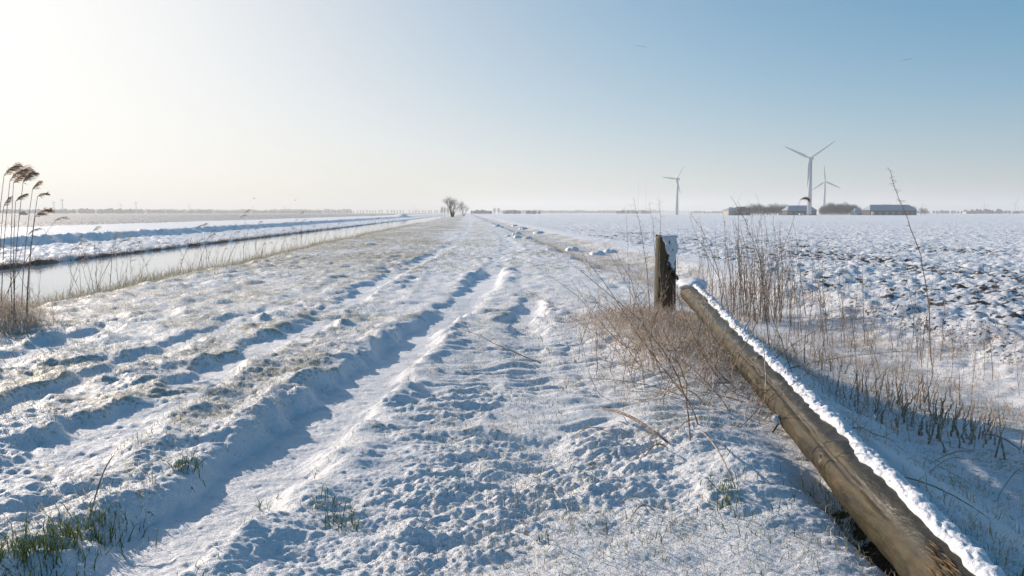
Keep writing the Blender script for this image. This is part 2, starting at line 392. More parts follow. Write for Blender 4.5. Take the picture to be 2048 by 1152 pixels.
# log: near end beyond the bottom right of the view, far end hung at the post
YF, YN = 12.1, 2.55
FAR = at(1379, 583, YF); 
NEAR = at(1893, 1160, 3.05); dirn = (NEAR - FAR).normalized(); NEAR = FAR + dirn * ((NEAR - FAR).length + .75)
LLEN = (NEAR - FAR).length
def log_frame():
    t = (FAR - NEAR).normalized(); side = t.cross(Vector((0, 0, 1))).normalized(); up = side.cross(t)
    return t, side, up
LT, LS, LU = log_frame()      # LS points to the right of the log
def log_r(s): return .157 - .013 * (1 - s / LLEN)*0 - .012 * s / LLEN
def log_bow(s):
    u = s / LLEN
    return LU * (.02 * math.sin(math.pi * u) + .006 * math.sin(u * 17 + 1)) + LS * (.012 * math.sin(u * 9))
def build_log():
    root = empty('barrier_log', NEAR); tag(root, 'long round log with a strip of snow on top, leaning from the post', 'log')
    ns, nk = 520, 72
    V = []; 
    for i in range(ns + 1):
        s = LLEN * i / ns; c = LT * s + log_bow(s); r0 = log_r(s)
        e = 1.0
        if i < 3: e = (.93, .98, 1)[i]
        if i > ns - 4: e = (.9, .97, .99, 1)[ns - i]
        for j in range(nk):
            a = 2 * math.pi * j / nk
            V.append((s, a, r0 * e))
    V = np.array(V); s = V[:, 0]; a = V[:, 1]; r = V[:, 2]
    r = r + .010 * pn(s * 1.6, np.cos(a) * 1.2 + 5, 61) + .007 * pn(s * 4, np.cos(a) * 2 + np.sin(a), 62) + .003 * pn(s * 14, a * 5, 63) * (1)
    # long drying crack on the side that faces the track
    ca = np.interp(s, [0, 2, 3.6, 5.5, 9], [2.35, 2.55, 2.45, 2.62, 2.8]) + .05 * pn(s * 3, s * 0, 64)
    d = (a - ca)
    for ks, ka in ((2.1, 2.9), (4.3, 2.2), (5.8, 3.0), (7.6, 2.5), (3.2, 3.4)):
        kd = np.sqrt((s - ks) ** 2 + ((a - ka) * .15) ** 2); r = r + .010 * np.exp(-((kd - .035) / .016) ** 2) - .014 * np.exp(-(kd / .02) ** 2)
    r = r - .030 * np.exp(-(d / .055) ** 2) * ss(s, .9, 1.4) * (1 - ss(s, 4.4, 5.2)) - .01 * np.exp(-((a - ca - .5) / .04) ** 2) * ss(s, 3.2, 3.6) * (1 - ss(s, 6.2, 7.2))
    bow = np.array([log_bow(q) for q in LLEN * np.arange(ns + 1) / ns]).repeat(nk, 0)
    P = np.array(LT)[None] * s[:, None] + bow + (np.array(LS)[None] * np.cos(a)[:, None] + np.array(LU)[None] * np.sin(a)[:, None]) * r[:, None]
    F = []
    for i in range(ns):
        for j in range(nk):
            p = i * nk + j; q = i * nk + (j + 1) % nk; F.append((p, q, q + nk, p + nk))
    o = mesh_obj('trunk', [Vector(p) for p in P], F + [tuple(range(nk))[::-1], tuple(ns * nk + j for j in range(nk))], M_LOG, root)
    crk = np.exp(-(d / .05) ** 2) * ss(s, .9, 1.4) * (1 - ss(s, 4.4, 5.2))
    for ks, ka in ((2.1, 2.9), (4.3, 2.2), (5.8, 3.0), (7.6, 2.5), (3.2, 3.4)): crk = np.maximum(crk, np.exp(-(np.sqrt((s - ks) ** 2 + ((a - ka) * .15) ** 2) / .026) ** 2))
    aw = o.data.attributes.new('wet_and_cracks', 'FLOAT', 'POINT'); wv = np.zeros(len(P)); dd_ = np.abs(np.arctan2(np.sin(a - 1.6), np.cos(a - 1.6)))
    wv = 1 - ss(dd_ + .22 * pn(s * 2.2, a * 1.5, 73) + .1 * pn(s * 9, a * 5, 74), .55, .95); wv = np.maximum(wv, crk * 1.25); aw.data.foreach_set('value', wv.astype(np.float32))
    # snow strip: an arched lumpy body lying on the top
    nsn, nc = 1100, 30; V = []
    s = np.linspace(.02, LLEN - .3, nsn + 1)
    hw1 = .27 + .13 * pn(s * 3, s * 0, 65) + .10 * pn(s * 11, s * 0 + 3, 66) ; hw2 = .58 + .1 * pn(s * 4, s * 0 + 7, 67)
    tk = .020 + .014 * pn(s * 2.2, s * 0, 68) + .012 * np.abs(pn(s * 7, s * 0, 69))
    cen = 1.52
    S = []; 
    for k in range(nc + 1):
        u = k / nc; ang = cen + hw1 * (1 - 2 * u) * (u < .5) + hw2 * (1 - 2 * u) * (u >= .5)
        prof = max(0, math.sin(math.pi * u)) ** .42
        lump = .026 * np.abs(pn(s * 8, ang * 2.4, 70)) + .013 * np.abs(pn(s * 19, ang * 5, 71)) + .005 * pn(s * 45, ang * 11, 72)
        rr = np.array([log_r(q) for q in s]) - .02 + (tk + lump + .02) * prof
        S.append((ang, rr))
    bow = np.array([log_bow(q) for q in s])
    V = np.zeros((nsn + 1, nc + 1, 3))
    for k, (ang, rr) in enumerate(S):
        V[:, k] = np.array(LT)[None] * s[:, None] + bow + (np.array(LS)[None] * np.cos(ang)[:, None] + np.array(LU)[None] * np.sin(ang)[:, None]) * rr[:, None]
    idx = np.arange((nsn + 1) * (nc + 1)).reshape(nsn + 1, nc + 1)
    Q = np.stack([idx[:-1, :-1], idx[1:, :-1], idx[1:, 1:], idx[:-1, 1:]], -1).reshape(-1, 4)[:, ::-1]
    mesh_obj('snow_strip', V.reshape(-1, 3), Q, M_SNOW, root)
    # snow heaped at the far end, close to the post
    blob('snow_cap', LT * (LLEN - .16) + LU * .13 + LS * .02, (.21, .34, .10), M_SNOW, root, 5)
    # rotten split patch near the close end
    mb = MB()
    for k in range(16):
        sc_ = random.uniform(.45, .68); a0 = random.uniform(1.95, 2.6); ln = random.uniform(.04, .12)
        p0 = LT * sc_ + log_bow(sc_) + (LS * math.cos(a0) + LU * math.sin(a0)) * (log_r(sc_) + .001)
        p1 = LT * (sc_ + ln) + log_bow(sc_) + (LS * math.cos(a0 + .05) + LU * math.sin(a0 + .05)) * (log_r(sc_) + random.uniform(.0, .012))
        mb.tube([p0, (p0 + p1) / 2 + LU * .004, p1], [.002, random.uniform(.003, .006), .002], 4)
    mb.build('rotten_patch', M_ROT, o)
    # broken branch stub with snow on the flank
    sc_ = 3.05; a0 = 3.45; p = LT * sc_ + log_bow(sc_) + (LS * math.cos(a0) + LU * math.sin(a0)) * .13
    d = (LS * -1 + LU * -.35 + LT * .15).normalized(); mb = MB(); mb.tube([p, p + d * .05, p + d * .09 + LU * -.06, p + d * .12 - LU * .16], [.009, .007, .006, .004], 6); stub = mb.build('branch_stub', M_LOG, root)
    blob('stub_snow', p + d * .06 + Vector((0, 0, .035)), (.028, .022, .03), M_SNOW, stub, 9, amp=.5)
    return root
def blob(name, c, rad, m, parent=None, seed=0, loc=None, nu=40, nv=20, amp=.14):
    u, v = np.meshgrid(np.linspace(0, 2 * np.pi, nu, endpoint=False), np.linspace(-np.pi / 2, np.pi / 2, nv), indexing='xy')
    x = np.cos(v) * np.cos(u); y = np.cos(v) * np.sin(u); z = np.sin(v)
    k = 1 + amp * (pn(x * 2 + 9 * seed, y * 2 + z * 2, seed) + .6 * np.abs(pn(x * 5, y * 5 + z * 5, seed + 1)))
    P = np.stack([c[0] + x * k * rad[0], c[1] + y * k * rad[1], c[2] + z * k * rad[2]], -1).reshape(-1, 3)
    i = np.arange(nu * nv).reshape(nv, nu); b = np.roll(i, -1, 1)
    Q = np.stack([i[:-1], b[:-1], b[1:], i[1:]], -1).reshape(-1, 4)
    return mesh_obj(name, P, Q, m, parent, loc=loc)
build_log()

# post
PB = at(1329, 640, 12.5); PB = Vector((PB.x, PB.y, hz(PB.x, PB.y)))
PT = at(1328, 474, 12.5).z
PR = .168
def build_post():
    root = empty('wooden_post', PB); tag(root, 'thick upright wooden post with snow plastered on its face', 'post')
    hgt = PT - PB.z; nh, nk = 60, 48
    zz = np.linspace(-.4, hgt, nh + 1); a = np.arange(nk) * 2 * np.pi / nk
    Z, A = np.meshgrid(zz, a, indexing='ij')
    r = PR * (1 - .04 * Z) + .006 * pn(A * 3, Z * 1.5, 81) + .004 * pn(np.cos(A) * 6, np.sin(A) * 6, 82)
    Ztop = Z + np.where(Z > hgt - .02, .03 * pn(np.cos(A) * 2, np.sin(A) * 2, 83) + .02 * (np.cos(A) < -.7), 0)
    P = np.stack([r * np.cos(A), r * np.sin(A), Ztop], -1).reshape(-1, 3)
    i = np.arange((nh + 1) * nk).reshape(nh + 1, nk); b = np.roll(i, -1, 1)
    F = [tuple(q) for q in np.stack([i[:-1], b[:-1], b[1:], i[1:]], -1).reshape(-1, 4).tolist()] + [tuple(i[-1].tolist())]
    mesh_obj('timber', P.tolist(), F, M_POST, root)
    blob('snow_cap', (.02, 0, hgt + .008), (PR * .95, PR * 1.0, .032), M_SNOW, root, 3)
    # snow plastered on the face towards the track
    na, nz_ = 70, 90; av = np.linspace(R(-122), R(-8), na); zv = np.linspace(hgt - .62, hgt + .015, nz_)
    A, Z = np.meshgrid(av, zv, indexing='ij'); dn = hgt - Z
    wl_ = np.interp(dn, [0, .15, .3, .45, .52], [R(-124), R(-106), R(-88), R(-94), R(-72)]) + .24 * pn(Z * 6, A * 1, 84) + .13 * pn(Z * 25, A * 2, 85)
    wr_ = np.interp(dn, [0, .15, .3, .45, .52], [R(-20), R(-34), R(-42), R(-40), R(-60)]) + .28 * pn(Z * 5, A * 1, 86) + .12 * pn(Z * 21, A * 2, 76)
    inside = np.minimum(A - wl_, wr_ - A); low = (.50 + .09 * pn(A * 3, Z * 0, 87) - dn) * 5
    k = ss(np.minimum(inside, low), -.02, .09)
    r = PR * (1 - .04 * Z) - .012 + k * (.026 + .034 * pn(A * 3, Z * 8, 88) + .026 * np.abs(pn(A * 14, Z * 35, 89)))
    P = np.stack([r * np.cos(A), r * np.sin(A), Z], -1).reshape(-1, 3); i = np.arange(na * nz_).reshape(na, nz_)
    Q = np.stack([i[:-1, :-1], i[1:, :-1], i[1:, 1:], i[:-1, 1:]], -1)
    keep = (k[:-1, :-1] + k[1:, 1:]) > 0.01; Q = Q[keep]
    used, inv = np.unique(Q, return_inverse=True)
    mesh_obj('snow_plaster', P[used], inv.reshape(-1, 4), M_SNOW, root)
build_post()

# chain between post and log
def torus(mb, c, d, n_, R0=.024, r=.0065, st=1.5, K=12, k=6):
    d = d.normalized(); n_ = (n_ - d * n_.dot(d)).normalized(); s = d.cross(n_)
    pts = [c + d * math.cos(2 * math.pi * i / K) * R0 * st + s * math.sin(2 * math.pi * i / K) * R0 for i in range(K + 1)]
    mb.tube(pts, r, k, False)
c0 = at(1334, 523, PB.y - PR - .02); c1 = at(1354, 556, PB.y - .17); root = empty('barrier_chain', c0)
tag(root, 'short dark iron chain tying the log to the post', 'chain')
nl_ = 9
for i in range(nl_):
    u = i / (nl_ - 1); p = (c1 - c0) * u + Vector((0, 0, -.03 * math.sin(math.pi * u))); mb = MB()
    torus(mb, p, c1 - c0, Vector((0, 1, 0)) if i % 2 else Vector((1, .2, .8)), .028, .008); mb.build('link', M_IRON, root)

# ------------------------------------------------------------------ wind turbines
M_TW = plain('turbine_white', (.50, .51, .53), .5, 0, .03, .5)
def make_turbine(hub, blade, angles):
    root = empty('wind_turbine', (0, 0, 0))
    k = hub / 40.0
    mb = MB(); mb.tube([(0, 0, -1.5), (0, 0, hub * .5), (0, 0, hub - .8 * k)], [1.75 * k, 1.35 * k, .95 * k], 20); mb.build('tower', M_TW, root)
    mb = MB(); mb.tube([(0, -2.6 * k, hub), (0, -2.3 * k, hub), (0, 2.2 * k, hub + .1), (0, 3.9 * k, hub), (0, 4.2 * k, hub)], [.9 * k, 1.25 * k, 1.35 * k, 1.05 * k, .5 * k], 12); mb.build('nacelle', M_TW, root)
    mb = MB(); mb.tube([(0, -4.3 * k, hub), (0, -3.9 * k, hub), (0, -3.2 * k, hub), (0, -2.6 * k, hub)], [.15 * k, .75 * k, 1.05 * k, 1.0 * k], 12); mb.build('rotor_hub', M_TW, root)
    for a in angles:
        mb = MB(); ca, sa = math.cos(R(a)), math.sin(R(a)); V = []
        st = [(.02, .42, .42), (.08, .5, .40), (.2, 1.15, .26), (.4, .9, .17), (.7, .58, .10), (.93, .32, .05), (1.0, .06, .02)]
        for u, w_, t_ in st:
            for q in range(8):
                b_ = 2 * math.pi * q / 8; tw = R(28) * (1 - u)
                x, y = w_ * k * math.cos(b_), t_ * k * math.sin(b_); x, y = x * math.cos(tw) - y * math.sin(tw), x * math.sin(tw) + y * math.cos(tw)
                rad = u * blade
                V.append(Vector((ca * rad - sa * x, -3.3 * k + y - .6 * u * u * k, hub + sa * rad + ca * x)))
        F = [tuple(range(8))[::-1], tuple(48 + q for q in range(8))]
        for i in range(6):
            for q in range(8): F.append((i * 8 + q, i * 8 + (q + 1) % 8, i * 8 + 8 + (q + 1) % 8, i * 8 + 8 + q))
        mb.poly(V, F); mb.build('blade', M_TW, root)
    return root
def turbine(px, hub_y, d, hubh, blade, ang, yaw, label, group=None):
    t = make_turbine(hubh, blade, ang); p = at(px, hub_y, 1000); s = d / 1000
    x, y = p.x * s, d; z = EYE + (p.z - EYE) * s
    t.location = (x, y, z - hubh); t.rotation_euler = (0, 0, R(yaw)); tag(t, label, 'wind turbine', group)
G1 = 'wind turbines over the fields on the right'; G2 = 'faint wind turbines on the far left horizon'; G3 = 'tiny wind turbines low on the far horizon'
turbine(1622, 317, 620, 42, 22.5, (33, 153, 268), -40, 'largest wind turbine, standing in front of the low farm barn', G1)
turbine(1355, 358, 893, 39, 17.5, (56, 172, 290), -42, 'lone white wind turbine left of the farm, beyond bare field', G1)
turbine(1650, 363, 960, 39, 19.5, (95, 216, 335), -22, 'thin wind turbine rising behind the wood, right of the largest one', G1)
turbine(1845, 409.5, 2600, 31, 22, (95, 215, 338), -10, 'small wind turbine behind the two bare trees right of long barn', G1)
turbine(1969.5, 410, 2500, 28, 19, (108, 222, 348), -10, 'small wind turbine above the dark copse beside the red roofed shed', G1)
turbine(2031, 406, 2300, 33, 24, (60, 180, 300), 8, 'rightmost small wind turbine, at the right end of the horizon', G1)
turbine(1262, 411, 2700, 27, 17, (40, 160, 275), -35, 'tiny wind turbine left of the two thin masts', G1)
turbine(1318, 408, 2400, 29, 16, (178, 265, 20), -45, 'tiny wind turbine right of the two thin masts', G1)
turbine(107.6, 405, 2600, 36, 14, (95, 200, 350), -60, 'shorter faint turbine, left one of the pair by the reeds', G2)
turbine(124.3, 400, 2400, 42, 15, (140, 250, 5), -60, 'taller faint turbine, right one of the pair by the reeds', G2)
turbine(242, 409, 2700, 31, 14, (95, 210, 335), -45, 'faint turbine at the right end of the dark blue wood belt', G2)
turbine(272, 405.5, 2500, 34, 14, (70, 195, 245), -60, 'faint turbine standing clear just right of the wood belt', G2)
turbine(379, 409, 2700, 29, 12, (95, 200, 340), -60, 'faint turbine above the middle of the left horizon woods', G2)
for px in (506, 570, 832):
    turbine(px, 413.5, 3300, 26, 12, (90, 210, 330), -60, 'tiny pale turbine barely showing over the far left tree row', G3)

M_MAST = plain('mast_steel', (.25, .26, .27), .6, .3)
for px, lab in ((1277, 'left one of two very thin tall masts on the horizon'), (1292.5, 'right one of two very thin tall masts on the horizon')):
    p = at(px, 360, 1850); g = at(px, 427, 1850); root = empty('radio_mast', (p.x, p.y, -.4)); tag(root, lab, 'mast', 'thin radio masts')
    h_ = p.z + .4; mb = MB()
    for q in range(3):
        a = 2 * math.pi * q / 3; mb.tube([(.45 * math.cos(a), .45 * math.sin(a), 0), (.3 * math.cos(a), .3 * math.sin(a), h_)], .07, 4)
    mb.build('leg_tube', M_MAST, root); mb = MB()
    for i in range(36):
        a = 2 * math.pi * (i % 3) / 3; a2 = 2 * math.pi * ((i + 1) % 3) / 3; z0 = h_ * i / 36; z1 = h_ * (i + 1) / 36
        mb.tube([(.4 * math.cos(a), .4 * math.sin(a), z0), (.4 * math.cos(a2), .4 * math.sin(a2), z1)], .035, 3)
    mb.build('bracing', M_MAST, root)

# ------------------------------------------------------------------ trees
M_BARK = plain('winter_bark', (.075, .06, .045), .9); M_TWIG = plain('winter_twigs', (.065, .052, .04), .95, 0, .3, .6)
M_TWIG2 = plain('willow_twigs', (.16, .12, .085), .95, 0, .3, .6)
M_FAR = plain('far_wood_twigs', (.07, .065, .055), .95)
def grow(mb_big, mb_small, p, d, ln, r, depth, maxd, rnd, upb=.18, spread=.55, kids=(3, 4)):
    n_ = 3; pts = [p]; cur = p; dd = d.copy()
    for i in range(n_):
        dd = (dd + Vector((rnd.gauss(0, .12), rnd.gauss(0, .12), rnd.gauss(0, .08) + upb * .3))).normalized(); cur = cur + dd * ln / n_; pts.append(cur)
    tgt = mb_big if depth <= 2 else mb_small
    tgt.tube(pts, [r, r * .86, r * .74, r * .62], 6 if depth <= 1 else (4 if depth <= 3 else 3), False)
    if depth >= maxd: return
    for k in range(rnd.randint(*kids)):
        base = pts[rnd.choice((1, 2, 3, 3))] if k else pts[3]
        ax = Vector((rnd.gauss(0, 1), rnd.gauss(0, 1), rnd.gauss(0, .6))).normalized()
        nd = (dd + ax * spread * (.45 if k == 0 else 1.35) + Vector((0, 0, upb))).normalized()
        grow(mb_big, mb_small, base, nd, ln * rnd.uniform(.62, .82), r * (.62 if k == 0 else .48), depth + 1, maxd, rnd, upb, spread, kids)
def bare_tree(x, y, hgt, seed, label, name='bare_tree', maxd=7, trunks=2, group=None):
    rnd = random.Random(seed); root = empty(name, (x, y, hz(x, y) - .1)); tag(root, label, 'tree', group)
    a = MB(); b_ = MB(); t = MB()
    for k in range(trunks):
        an = 2 * math.pi * k / trunks + .4; d = Vector((.38 * math.cos(an), .2 * math.sin(an), 1)).normalized() if trunks > 1 else Vector((.05, 0, 1))
        base = Vector((.12 * math.cos(an), .1 * math.sin(an), 0)); top = base + d * hgt * .2
        t.tube([base - Vector((0, 0, .3)), base + d * hgt * .1, top], [hgt * .042, hgt * .034, hgt * .027], 8, False)
        for q in range(3):
            nd = (Vector((1.25 * (-1 + 2 * (((k * 3 + q) * 5) % (trunks * 3) + .5) / (trunks * 3)) + rnd.gauss(0, .12), rnd.gauss(0, .6), .75 + .5 * rnd.random()))).normalized()
            grow(a, b_, top, nd, hgt * .235, hgt * .0125, 1, maxd, rnd, .10, .6, (2, 4))
    t.build('trunk', M_BARK, root); a.build('branches', M_BARK, root); b_.build('crown', M_TWIG2, root); return root
bare_tree(-5.6, 305, 8.4, 5, 'large bare winter tree with forked trunk on the canal bank', trunks=4, group='bare trees by the canal')
bare_tree(-1.9, 420, 6.0, 9, 'smaller bare tree just behind right of the large one', trunks=2, group='bare trees by the canal')

def wood_tree(seed, evergreen=False):
    rnd = random.Random(seed); root = empty('wood_tree', (0, 0, 0)); t = MB()
    t.tube([(0, 0, -.3), (.1, 0, 3), (0, .1, 6)], [.22, .17, .09], 6, False)
    for k in range(7):
        a = rnd.uniform(0, 6.3); t.tube([(0, 0, rnd.uniform(2, 4.5)), (1.2 * math.cos(a), 1.2 * math.sin(a), 6), (1.9 * math.cos(a), 1.9 * math.sin(a), 8)], [.09, .06, .03], 3, False)
    c = MB()
    for k in range(1300):
        u = Vector((rnd.gauss(0, 1), rnd.gauss(0, 1), rnd.gauss(0, 1))).normalized() * rnd.random() ** .38
        p = Vector((u.x * 3.1, u.y * 3.1, 5.0 + u.z * 4.6)); q = p + Vector((u.x * .8, u.y * .8, .7 + rnd.random() * .5)) * (.6 if not evergreen else .35)
        c.sliver(p, q, rnd.uniform(.03, .075) if not evergreen else .16, Vector((rnd.gauss(0, 1), rnd.gauss(0, 1), rnd.gauss(0, 1))))
    t.build('trunk', M_BARK, root); c.build('crown', M_TWIG, root, False); return root
protos = [wood_tree(20 + i) for i in range(4)]; first = [True] * 4
def put_tree(px, Y, h_, label, group, k=None, wide=1.0):
    k = random.randrange(4) if k is None else k
    o = protos[k] if first[k] else copy_tree(protos[k]); first[k] = False
    p = at(px, 428, Y); o.location = (p.x, Y, -.42); s = h_ / 9.6; o.scale = (s * wide, s * wide, s); o.rotation_euler = (0, 0, random.uniform(0, 6.3)); tag(o, label, 'tree', group)
    return o
def wood(x0, x1, Y, tops, n_, label, group, depth=30):
    for i in range(n_):
        px = x0 + (x1 - x0) * (i + random.uniform(.1, .9)) / n_; yy = Y + random.uniform(0, depth)
        topy = np.interp(px, [t[0] for t in tops], [t[1] for t in tops]); hh = (430.5 - topy) * yy / FPX * random.uniform(.68, 1.14)
        put_tree(px, yy, hh, label, group, wide=1.0)
wood(1490, 1590, 690, [(1490, 412), (1500, 409), (1550, 408), (1575, 410), (1592, 416)], 42, 'bare tree in the left copse between the gabled barn and low barn', 'trees of the left farm copse')
wood(1640, 1722, 690, [(1640, 414), (1660, 407), (1675, 404), (1700, 408), (1722, 414)], 42, 'bare tree in the tall copse right of the largest wind turbine', 'trees of the right farm copse')
wood(1726, 1738, 690, [(1726, 416), (1738, 415)], 4, 'low bare tree between the small house and the long barn', 'trees by the small house')
wood(1765, 1795, 760, [(1765, 411), (1795, 411)], 5, 'bare tree showing above the middle of the long barn roof', 'trees behind the long barn')
wood(1812, 1832, 740, [(1812, 411), (1832, 414)], 4, 'bare tree at the right end of the long barn', 'trees at the barn end')
put_tree(1842, 700, 7.0, 'left one of two bare trees standing right of the long barn', 'pair of bare trees'); put_tree(1850, 705, 6.6, 'right one of two bare trees standing right of the long barn', 'pair of bare trees')
# rows of far roadside trees
for i, px in enumerate(np.arange(1086, 1240, 4.6)):
    put_tree(px + random.uniform(-.7, .7), 2250, random.uniform(8.4, 10.0), 'tree in the long pale row left of the masts', 'pale row of roadside trees, right half', wide=.62)
for i, px in enumerate(np.arange(640, 884, 6.2)):
    if random.random() < .9: put_tree(px + random.uniform(-1, 1), 2250, random.uniform(9, 11), 'tree in the pale gappy row left of the big bare tree', 'pale row of roadside trees, left half', wide=.72)
for i, px in enumerate(np.arange(1320, 1400, 4.4)):
    put_tree(px + random.uniform(-1, 1), 2350, random.uniform(8, 9.5), 'tree in the pale row behind the lone wind turbine', 'pale row of trees behind the lone turbine', wide=.62)
for px, h_, lab in ((989, 12.5, 'left one of two rounder trees above the first dark hedge block'), (997.5, 12.8, 'right one of two rounder trees above the first dark hedge block')):
    put_tree(px, 1500, h_ * .93, lab, 'pair of round trees on the horizon', wide=.9)
for i, px in enumerate((884, 889.5, 896, 901)):
    put_tree(px, 900, 9.5, 'thin pale tree seen behind the lower left of the large bare tree', 'thin trees behind the large bare tree', wide=.5)
# woods too far to count: massed twigs, one belt each
def belt(x0, x1, Y, hgt, label, depth=60, dens=1.0, gap=0.0):
    p0 = at(x0, 427, Y); p1 = at(x1, 427, Y); n_ = int((p1.x - p0.x) / 3.2 * dens) + 2; mb = MB(); rnd = random.Random(int(x0))
    for i in range(n_):
        x = p0.x + (p1.x - p0.x) * (i + rnd.random()) / n_; e = min(1, (x - p0.x + 4) / 14, (p1.x - x + 4) / 14)
        if gap and float(pn(np.array([x * .03]), np.array([2.]), 5)[0]) < -gap: continue
        y = Y + rnd.uniform(0, depth); h_ = hgt * (.72 + .35 * rnd.random() + .22 * float(pn(np.array([x * .025]), np.array([Y * .1]), 6)[0])) * (.75 + .25 * max(0, e))
        k = 7; w_ = h_ * rnd.uniform(.32, .5); tilt = rnd.uniform(0, 6)
        rings = [(0, .55), (.3, .95), (.6, 1), (.85, .66), (1, .15)]
        V = []
        for u, q in rings:
            for j in range(k):
                a = 2 * math.pi * j / k + tilt; rr = w_ * q * rnd.uniform(.8, 1.2); V.append((x + rr * math.cos(a), y + rr * math.sin(a), -.5 + h_ * u))
        F = [(r_ * k + j, r_ * k + (j + 1) % k, r_ * k + k + (j + 1) % k, r_ * k + k + j) for r_ in range(4) for j in range(k)] + [tuple(4 * k + j for j in range(k))]
        mb.poly(V, F)
    tag(mb.build('far_wood', M_FAR, smooth=False), kind='stuff')
for a in ((-330, 126, 2300, 11.5, ''), (120, 250, 2200, 13.5, ''), (252, 425, 2500, 11, ''), (425, 640, 2700, 10, ''), (-380, 700, 3600, 17, ''),
          (944, 985, 1450, 7.6, ''), (1009, 1045, 1500, 7.2, ''), (1055, 1087, 1400, 6.4, ''), (1004, 1320, 3400, 13, ''), (1237, 1306, 1900, 8.3, ''),
          (1390, 1490, 2700, 9, ''), (1838, 1935, 2200, 8.5, ''), (1945, 2040, 1800, 8.0, ''), (1960, 2010, 1700, 11, ''), (2000, 2500, 2500, 9, '')):
    belt(*a)

# ------------------------------------------------------------------ farm
M_ROOFS = plain('shaded_snow_roof', (.27, .335, .42), .6, 0, .08, .3); M_WALLD = plain('dark_barn_boards', (.06, .055, .055), .8, 0, .25, .4)  # snowy roofs: the blue of their shaded side is put into the colour
M_WALLC = plain('cream_sheet_wall', (.36, .33, .27), .7, 0, .1, .3); M_GREY = plain('grey_sheet_wall', (.16, .16, .18), .7); M_RED = plain('red_roof_tiles', (.30, .09, .06), .8)
M_GLASS = plain('dark_glass', (.03, .035, .04), .2); M_DOOR = plain('pale_door', (.55, .55, .53), .7); M_BRICK = plain('pale_wall', (.5, .47, .42), .8)
def barn(px0, px1, Y, eave, ridge, depth, wallm, roofm, label, name='barn', gable_side=False, rz=0, doors=3, hip=.0, door_m=None, over=.5):
    a = at(px0, 428, Y); b_ = at(px1, 428, Y); w_ = b_.x - a.x; root = empty(name, ((a.x + b_.x) / 2, Y + depth / 2, -.45), R(rz)); tag(root, label, 'barn' if name == 'barn' else name.split('_')[-1])
    mb = MB(); mb.box((0, 0, eave / 2), (w_, depth, eave))
    h_ = w_ / 2; d = depth / 2
    if gable_side: mb.poly([(-h_, -d, eave), (h_, -d, eave), (0, -d, ridge - .15), (-h_, d, eave), (h_, d, eave), (0, d, ridge - .15)], [(0, 1, 2), (5, 4, 3), (0, 2, 5, 3), (1, 4, 5, 2)])
    mb.build('wall', wallm, root, False)
    mb = MB(); t = .25; o = over
    if gable_side:
        for s in (-1, 1):
            mb.poly([(0, -d - o, ridge), (s * (h_ + o), -d - o, eave - .1), (s * (h_ + o), d + o, eave - .1), (0, d + o, ridge), (0, -d - o, ridge + t), (s * (h_ + o), -d - o, eave - .1 + t), (s * (h_ + o), d + o, eave - .1 + t), (0, d + o, ridge + t)],
                    [(0, 1, 2, 3), (4, 7, 6, 5), (0, 4, 5, 1), (1, 5, 6, 2), (2, 6, 7, 3)])
    else:
        hp = hip * d
        for s in (-1, 1):
            mb.poly([(-h_ - o + 0, s * (d + o), eave - .05), (h_ + o, s * (d + o), eave - .05), (h_ - hp, 0, ridge), (-h_ + hp, 0, ridge), (-h_ - o, s * (d + o), eave + t), (h_ + o, s * (d + o), eave + t), (h_ - hp, 0, ridge + t), (-h_ + hp, 0, ridge + t)],
                    [(0, 1, 2, 3), (4, 7, 6, 5), (0, 4, 5, 1), (1, 5, 6, 2), (3, 7, 4, 0)])
            mb.poly([(s * (h_ + o), -d - o, eave + t), (s * (h_ + o), d + o, eave + t), (s * (h_ - hp), 0, ridge + t)], [(0, 1, 2)])
    mb.build('roof', roofm, root, False)
    for i in range(doors):
        x = -h_ + w_ * (i + .5) / doors; mb = MB(); mb.box((x, -d - .06, eave * .36), (min(4, w_ / doors * .55), .12, eave * .72)); mb.build('door', door_m or M_GREY, root, False)
    mb = MB(); mb.box((0, -d - .05, .25), (w_ + .1, .2, .5)); mb.build('plinth', M_GREY, root, False)
    return root
barn(1474, 1501, 640, 4.6, 6.9, 16, M_WALLD, M_WALLD, 'dark gabled barn at the left end of the farm', gable_side=True, doors=1, over=.4)
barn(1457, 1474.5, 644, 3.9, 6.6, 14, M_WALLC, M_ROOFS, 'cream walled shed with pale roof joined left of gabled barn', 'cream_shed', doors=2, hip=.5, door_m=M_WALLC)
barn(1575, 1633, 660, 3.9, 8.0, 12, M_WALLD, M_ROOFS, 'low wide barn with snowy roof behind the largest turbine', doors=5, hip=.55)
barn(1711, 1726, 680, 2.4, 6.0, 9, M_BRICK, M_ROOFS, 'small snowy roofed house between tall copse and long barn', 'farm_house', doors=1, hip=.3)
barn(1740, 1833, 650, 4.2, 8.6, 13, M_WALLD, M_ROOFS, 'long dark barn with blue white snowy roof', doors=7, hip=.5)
barn(1932, 1952, 1500, 4.0, 5.6, 12, M_BRICK, M_RED, 'distant red roofed shed with pale wall far right', 'red_roofed_shed', doors=3, door_m=M_GREY)
